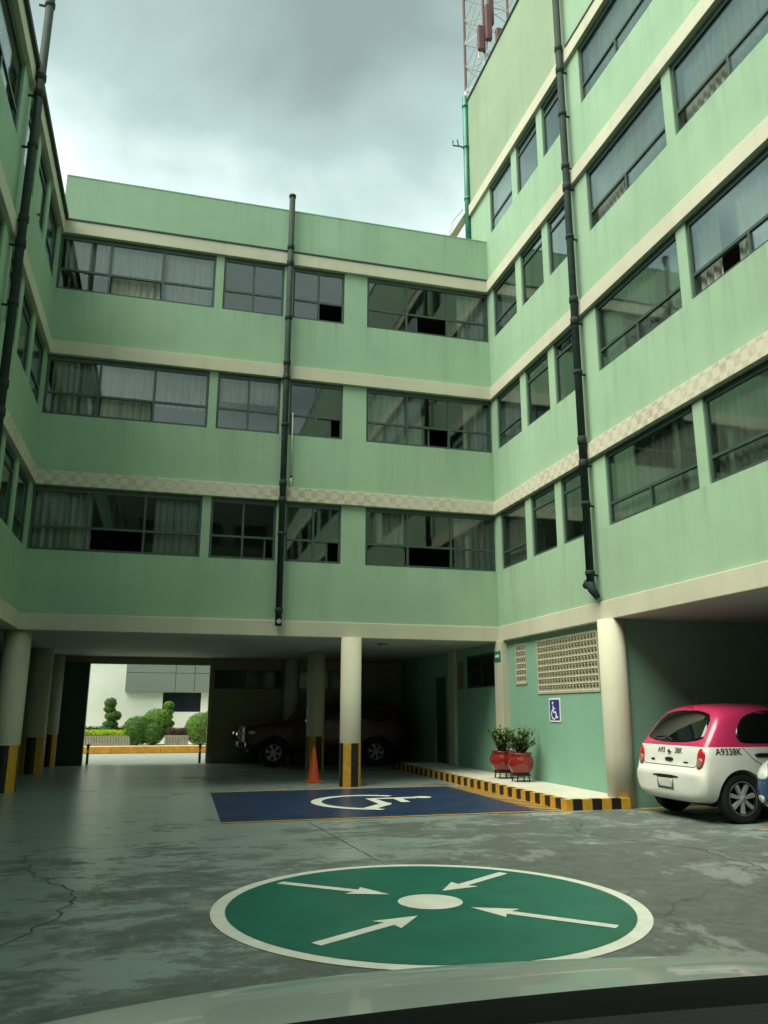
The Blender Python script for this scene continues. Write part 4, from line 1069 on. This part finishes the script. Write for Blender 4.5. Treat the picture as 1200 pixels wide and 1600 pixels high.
def hatchback(loc, rz, label, paint, detail_text=False, front=False):
    car = thing('parked_car', loc, label, 'car', rz=rz); car['local'] = 1
    wl_ = [(.60, .75, .31), (.60, -.75, .31), (3.04, .74, .31), (3.04, -.74, .31)]
    base = sub_mesh(loft(HATCH), 'body', 2); bv = bvh_of(base)
    me = cut_wheels(base, wl_, .36); me.name = 'body'; me.materials.clear()
    body = link('body', me, paint, car)
    for w_ in wl_: wheel(car, w_[0], w_[1]-math.copysign(.035, w_[1]), .31, .185)
    for s_ in (-1, 1):
        for w_ in wl_:
            if w_[1]*s_ < 0: continue
        q = patch('side_window', 'car_glass_dark', car, bv, [(.60, 1.03), (.62, 1.17), (.78, 1.34), (1.05, 1.41), (1.48, 1.43), (1.48, 1.00), (.74, .995)], 'y', s_, .003)
        q = patch('side_window', 'car_glass_dark', car, bv, [(1.53, 1.00), (1.53, 1.43), (1.95, 1.40), (2.28, 1.24), (2.52, 1.03), (2.45, .985)], 'y', s_, .003)
        strip('door_gap', 'print_black', car, bv, dens([(.66, .95), (.80, .80), (.97, .70), (1.06, .50), (1.12, .36), (1.48, .34)]), 'y', s_, .008, .0025)
        strip('door_gap', 'print_black', car, bv, dens([(1.50, .98), (1.50, .34)]), 'y', s_, .008, .0025)
        strip('door_gap', 'print_black', car, bv, dens([(2.50, .95), (2.52, .6), (2.42, .36)]), 'y', s_, .008, .0025)
        for hx in (.86, 1.9):
            h = patch('door_handle', 'black_plastic' , car, bv, [(hx-.03, .83), (hx+.20, .83), (hx+.21, .875), (hx-.03, .875)], 'y', s_, .016, 3, 2, .006)
        patch('mirror_base', 'black_plastic', car, bv, [(2.28, .98), (2.44, .98), (2.44, 1.08), (2.28, 1.08)], 'y', s_, .02, 3)
        m_ = MB(); ellipsoid(m_, (2.34, s_*.90, 1.06), (.07, .11, .075), 14, 10); m_.build('wing_mirror', paint if not detail_text else 'hood_silver', car, smooth=True)
        if front is False or True:
            tl = patch('tail_light', 'lamp_red', car, bv, [(s_*.605, .68), (s_*.61, .80), (s_*.635, .915), (s_*.70, .94), (s_*.762, .86), (s_*.745, .73), (s_*.685, .665)], 'x', -1, .008, 6, 2, .008)
            patch('reversing_lens', 'lamp_smoke', tl, bv, [(s_*.62, .70), (s_*.625, .80), (s_*.70, .815), (s_*.735, .77), (s_*.715, .71), (s_*.68, .685)], 'x', -1, .016, 4, 2, .006)
        patch('headlight', 'lamp_clear', car, bv, [(s_*.38, .60), (s_*.40, .70), (s_*.58, .80), (s_*.70, .84), (s_*.71, .72), (s_*.62, .60)], 'x', 1, .010, 6, 2, .012)
        patch('fog_light', 'lamp_clear', car, bv, [(s_*.46, .34), (s_*.46, .42), (s_*.58, .42), (s_*.58, .34)], 'x', 1, .008, 4)
    patch('rear_window', 'car_glass_dark', car, bv, [(-.62, 1.04), (-.625, 1.11), (-.545, 1.355), (-.32, 1.41), (0, 1.425), (.32, 1.41), (.545, 1.355), (.625, 1.11), (.62, 1.04), (.32, 1.0), (0, .99), (-.32, 1.0)], 'x', -1, .004, 8, 1)
    patch('brake_lamp', 'lamp_red', car, bv, [(-.13, 1.448), (.13, 1.448), (.12, 1.472), (-.12, 1.472)], 'x', -1, .008, 3)
    strip('hatch_gap', 'print_black', car, bv, dens([(-.60, .72), (-.57, .69), (.57, .69), (.60, .72)]), 'x', -1, .008, .003)
    patch('plate_recess', 'black_plastic', car, bv, [(-.30, .535), (.30, .535), (.28, .57), (-.28, .57)], 'x', -1, .004, 3, 1)
    pl = patch('number_plate', 'plate_white', car, bv, [(-.17, .40), (.17, .40), (.17, .53), (-.17, .53)], 'x', -1, .006, 3, 0)
    strip('plate_frame', 'print_black', car, bv, dens([(-.175, .395), (.175, .395), (.175, .535), (-.175, .535), (-.175, .395)], 4), 'x', -1, .014, .009)
    patch('hatch_handle', 'black_plastic', car, bv, [(-.09, .745), (.09, .745), (.09, .795), (-.09, .795)], 'x', -1, .012, 3)
    patch('grille', 'black_plastic', car, bv, [(-.34, .46), (-.36, .62), (.36, .62), (.34, .46)], 'x', 1, .006, 4)
    patch('lower_grille', 'black_plastic', car, bv, [(-.42, .34), (-.42, .42), (.42, .42), (.42, .34)], 'x', 1, .006, 4)
    patch('windscreen', 'car_glass_dark', car, bv, [(-.62, 1.08), (-.54, 1.40), (0, 1.445), (.54, 1.40), (.62, 1.08), (0, 1.09)], 'x', 1, .004, 8, 1)
    MB().box(.32, 3.5, -.56, .56, .19, .30).build('underbody', 'rubber', car)
    if detail_text:
        text_on('lettering', 'A93', .10, car, bv, (.19, .885), 'x', -1, -1, bold=.002)
        text_on('lettering', '38K', .10, car, bv, (-.20, .885), 'x', -1, -1, bold=.002)
        text_on('lettering', 'A9338K', .115, car, bv, (.44, .89), 'y', -1, 1, bold=.002)
        patch('model_badge', 'print_black', car, bv, [(-.43, .735), (-.32, .735), (-.32, .752), (-.43, .752)], 'x', -1, .006, 3)
        patch('emblem', 'chrome', car, bv, [(-.035, .845), (.035, .845), (.04, .895), (-.04, .895)], 'x', -1, .012, 3)
        patch('lower_badge', 'print_black', car, bv, [(.34, .74), (.43, .74), (.43, .77), (.34, .77)], 'x', -1, .006, 3)
        # wiper on the hatch glass
        strip('rear_wiper', 'print_black', car, bv, dens([(-.02, 1.02), (.22, 1.07), (.42, 1.06)]), 'x', -1, .022, .016)
        MB().lathe([(.001, 1.545), (.018, 1.54), (.012, 1.56), (.001, 1.565)], (.62, 0, 0), 10).build('aerial_base', 'black_plastic', car)
        MB().tube([(.62, 0, 1.55), (.36, 0, 1.75)], .004, 6).build('aerial', 'black_plastic', car)
    return car
t = NT('car_glass_dark'); t.set(color=lin((12, 20, 18)), rough=0.03, spec=0.6)
hatchback((6.77, 10.20, 0), 0.0, 'white taxi with pink roof parked in the open bay', 'taxi_paint', True)
hatchback((7.08+3.78, 8.22, 0), PI, 'blue car cut off by the right picture edge, parked nose out', 'blue_car_paint', False, True)

SUV = [
    (0.00, [(0, .52), (.55, .52), (.70, .56), (.74, .66), (.74, .80), (.70, .90), (.55, .94), (0, .95)]),
    (0.05, [(0, .44), (.80, .44), (.90, .52), (.92, .75), (.92, 1.02), (.88, 1.05), (.75, 1.08), (0, 1.09)]),
    (0.12, [(0, .42), (.82, .42), (.93, .52), (.95, .78), (.94, 1.06), (.88, 1.28), (.76, 1.42), (0, 1.46)]),
    (0.32, [(0, .40), (.84, .40), (.95, .52), (.97, .80), (.95, 1.08), (.88, 1.44), (.76, 1.60), (0, 1.65)]),
    (0.60, [(0, .40), (.84, .40), (.95, .52), (.97, .80), (.95, 1.08), (.88, 1.46), (.76, 1.63), (0, 1.68)]),
    (1.60, [(0, .40), (.84, .40), (.95, .52), (.97, .80), (.95, 1.08), (.88, 1.46), (.76, 1.63), (0, 1.69)]),
    (2.60, [(0, .40), (.84, .40), (.95, .52), (.97, .80), (.95, 1.08), (.88, 1.45), (.76, 1.61), (0, 1.67)]),
    (2.82, [(0, .40), (.84, .40), (.95, .52), (.97, .80), (.95, 1.08), (.88, 1.38), (.77, 1.50), (0, 1.56)]),
    (3.10, [(0, .40), (.84, .40), (.95, .52), (.97, .80), (.95, 1.07), (.89, 1.13), (.79, 1.18), (0, 1.21)]),
    (3.30, [(0, .40), (.84, .40), (.95, .52), (.97, .80), (.94, 1.06), (.88, 1.10), (.75, 1.12), (0, 1.14)]),
    (4.20, [(0, .42), (.84, .42), (.94, .52), (.96, .78), (.92, 1.02), (.86, 1.06), (.70, 1.08), (0, 1.10)]),
    (4.44, [(0, .46), (.82, .46), (.92, .54), (.93, .76), (.90, .98), (.84, 1.02), (.70, 1.04), (0, 1.05)]),
    (4.50, [(0, .50), (.76, .50), (.86, .58), (.88, .76), (.85, .92), (.78, .96), (.6, .98), (0, .98)]),
]
suv = thing('parked_suv', (6.58, 22.42, 0), 'dark red old off road car parked in the shaded undercroft', 'car', rz=PI); suv['local'] = 1
wl_ = [(.98, .82, .36), (.98, -.82, .36), (3.70, .82, .36), (3.70, -.82, .36)]
base = sub_mesh(loft(SUV), 'body', 2); bv = bvh_of(base)
me = cut_wheels(base, wl_, .43, .40, 1.3); me.materials.clear(); me.name = 'body'
link('body', me, 'suv_red', suv)
for w_ in wl_: wheel(suv, w_[0], w_[1]-math.copysign(.02, w_[1]), .36, .24, spokes=6, rr_=.58)
for s_ in (-1, 1):
    patch('side_window', 'car_glass_dark', suv, bv, [(.42, 1.13), (.62, 1.46), (1.62, 1.50), (1.62, 1.13)], 'y', s_, .004, 6, 2)
    patch('side_window', 'car_glass_dark', suv, bv, [(1.76, 1.13), (1.76, 1.50), (2.62, 1.48), (2.96, 1.14)], 'y', s_, .004, 6, 2)
    strip('door_gap', 'print_black', suv, bv, dens([(1.70, 1.05), (1.70, .50), (2.95, .50), (3.05, 1.05)]), 'y', s_, .012, .003)
    patch('door_handle', 'chrome', suv, bv, [(1.78, .93), (1.95, .93), (1.95, .97), (1.78, .97)], 'y', s_, .015, 3)
    m_ = MB(); ellipsoid(m_, (2.86, s_*1.10, 1.14), (.07, .10, .09), 12, 8); m_.build('wing_mirror', 'chrome', suv, smooth=True)
    hl = MB().lathe([(.001, .03), (.09, .03), (.11, .015), (.115, -.03)], (0, 0, 0), 24)
    hl.v = [(4.50+v[1], s_*.62+v[0], .82+v[2]) for v in hl.v]; hl.build('headlight', 'lamp_clear', suv, smooth=True)
    rg = MB().lathe([(.11, .01), (.125, .045), (.145, .03), (.145, -.03)], (0, 0, 0), 24)
    rg.v = [(4.50+v[1], s_*.62+v[0], .82+v[2]) for v in rg.v]; rg.build('headlight_ring', 'chrome', suv, smooth=True)
    patch('marker_lamp', 'lamp_clear', suv, bv, [(4.18, .82), (4.36, .82), (4.36, .90), (4.18, .90)], 'y', s_, .01, 3)
MB().box(4.47, 4.53, -.46, .46, .70, .94).build('grille', 'dark_metal', suv, bevel=.01)
for k in range(6): MB().box(4.53, 4.545, -.45, .45, .715+k*.038, .727+k*.038).build('grille_bar', 'chrome', suv)
MB().prism([(4.44, -.95), (4.62, -.80), (4.66, 0), (4.62, .80), (4.44, .95), (4.40, .93), (4.56, 0), (4.40, -.93)], lambda a_, b_, d_: (a_, b_, d_), .50, .64).build('bumper', 'chrome', suv, bevel=.02)
MB().prism([(.04, -.93), (-.12, -.8), (-.14, 0), (-.12, .8), (.04, .93), (.02, 0)], lambda a_, b_, d_: (a_, b_, d_), .50, .62).build('bumper', 'chrome', suv, bevel=.02)
MB().box(.3, 4.3, -.6, .6, .34, .5).build('underbody', 'rubber', suv)

hatchback((-2.95-3.78, 18.45, 0), 0.0, 'dark car in the unlit bay, nose just visible between the left columns', 'dark_car_paint')

# ------------------------------------------------------------------ the car the picture is taken from (bonnet, cowl, dashboard)
own = thing('viewers_car', (0.60, 0.9, 0), 'pale silver bonnet and black dashboard of the car at the bottom edge', 'car')
XC = 0.60
def grid(fn, nu, nv):
    m_ = MB()
    for i in range(nu+1):
        for j in range(nv+1): m_.v.append(tuple(fn(i/nu, j/nv)))
    for i in range(nu):
        for j in range(nv):
            a = i*(nv+1)+j; m_.f.append((a, a+1, a+nv+2, a+nv+1))
    return m_
def hood(u, v):
    s_ = (u*2-1)*.90; fy = 1.95-.15*s_*s_-.03*s_**4
    if v < .75:
        t_ = v/.75; yy = 1.02+(fy-1.02)*t_; zz = 1.005-.175*t_**1.6-.018*s_*s_-.006*abs(s_)**4
    else:
        t_ = (v-.75)/.25; an = t_*1.45
        yy = fy+.13*math.sin(an); zz = .830-.018*s_*s_-.006*abs(s_)**4-.20*(1-math.cos(an))-.02*t_
    return (XC+s_, yy, zz)
grid(hood, 40, 32).build('bonnet', 'hood_silver', own, smooth=True)
for s_ in (-1, 1):
    def fender(u, v):
        yy = .3+u*1.45; a_ = v*1.4
        return (XC+s_*(.88+.06*math.sin(a_)), yy+.06*u*math.cos(a_), .935-.11*u**1.6-.62*v*v-.10*v*(1-v))
    grid(fender, 14, 10).build('wing_panel', 'hood_silver', own, smooth=True)
MB().prism([(XC-.84, 1.2), (XC-.80, 1.72), (XC-.45, 2.04), (XC+.45, 2.04), (XC+.80, 1.72), (XC+.84, 1.2)], lambda a_, b_, d_: (a_, b_, d_), .22, .62).build('bumper', 'hood_silver', own, bevel=.05)
def cowl(u, v):
    s_ = (u*2-1)*.80
    return (XC+s_, .96+.10*v-.10*s_*s_, 1.055-.05*v-.03*s_*s_)
grid(cowl, 24, 4).build('cowl', 'black_plastic', own, smooth=True)
def dash(u, v):
    s_ = (u*2-1)*.78
    pr_ = [(1.00, 1.00), (.985, 1.068), (.96, 1.083), (.90, 1.085), (.82, 1.078), (.74, 1.068), (.66, 1.05), (.60, 1.035), (.56, .98), (.55, .80)]
    k_ = v*(len(pr_)-1); i = min(int(k_), len(pr_)-2); f = k_-i
    yy = pr_[i][0]*(1-f)+pr_[i+1][0]*f; zz = pr_[i][1]*(1-f)+pr_[i+1][1]*f
    return (XC-.1+s_, yy-.07*s_*s_, zz-.02*s_*s_)
grid(dash, 40, 36).build('dashboard', 'dash_plastic', own, smooth=True)
for w_ in ((XC-.72, 1.25), (XC+.72, 1.25)):
    m_ = MB().lathe([(.19, -.1), (.30, -.1), (.31, 0), (.30, .1), (.19, .1), (.19, -.1)], (0, 0, 0), 28, axis='y')
    m_.v = [(w_[0]+v[1], w_[1]+v[0], .31+v[2]) for v in m_.v]; m_.build('wheel', 'rubber', own, smooth=True)

def dash_pad(u, v):
    xx = .20+u*1.1; return (xx, .50+v*(.30-.05*u)-.10*(xx-.5)**2, 1.075+.040*v-.02*(1-v)**3)
grid(dash_pad, 20, 10).build('dash_pad', 'dash_grey', own, smooth=True)

# ------------------------------------------------------------------ joints and cracks in the courtyard concrete
fl = bpy.data.objects['courtyard_floor']
def crack(pts, w, seed, jag=.05):
    rnd = random.Random(seed); P_ = []
    for i in range(len(pts)-1):
        a, b = Vector(pts[i]), Vector(pts[i+1]); n = max(2, int((b-a).length/.12))
        for k in range(n): P_.append(a.lerp(b, k/n)+Vector((rnd.uniform(-jag, jag), rnd.uniform(-jag, jag))))
    P_.append(Vector(pts[-1])); m_ = MB()
    for i, p in enumerate(P_):
        t_ = (P_[min(i+1, len(P_)-1)]-P_[max(i-1, 0)]).normalized(); n = Vector((-t_.y, t_.x))
        ww = w*rnd.uniform(.35, 1.0)*min(1, .25+i*.3, .25+(len(P_)-1-i)*.3)
        m_.v += [(*(p+n*ww), .0022), (*(p-n*ww), .0022)]
    m_.f = [(2*i, 2*i+1, 2*i+3, 2*i+2) for i in range(len(P_)-1)]
    o = link('crack', m_.mesh('crack'), 'crack_dirt', fl); return o
crack([(-1.25, 9.3), (-1.0, 8.2), (-.55, 7.4), (-.60, 6.6), (-.9, 5.6)], .010, 1)
crack([(-.55, 7.4), (-.1, 6.9)], .009, 2)
crack([(1.95, 11.05), (2.14, 7.83)], .012, 3, .008)
crack([(2.3, 4.6), (2.4, 2.2)], .010, 4, .008)
crack([(5.0, 11.2), (5.3, 10.0), (4.9, 9.2), (5.6, 7.8), (5.4, 6.2)], .013, 5)
crack([(5.3, 10.0), (6.4, 9.6)], .009, 6)
crack([(-2.2, 13.2), (-.8, 12.4), (.3, 12.6)], .010, 7)
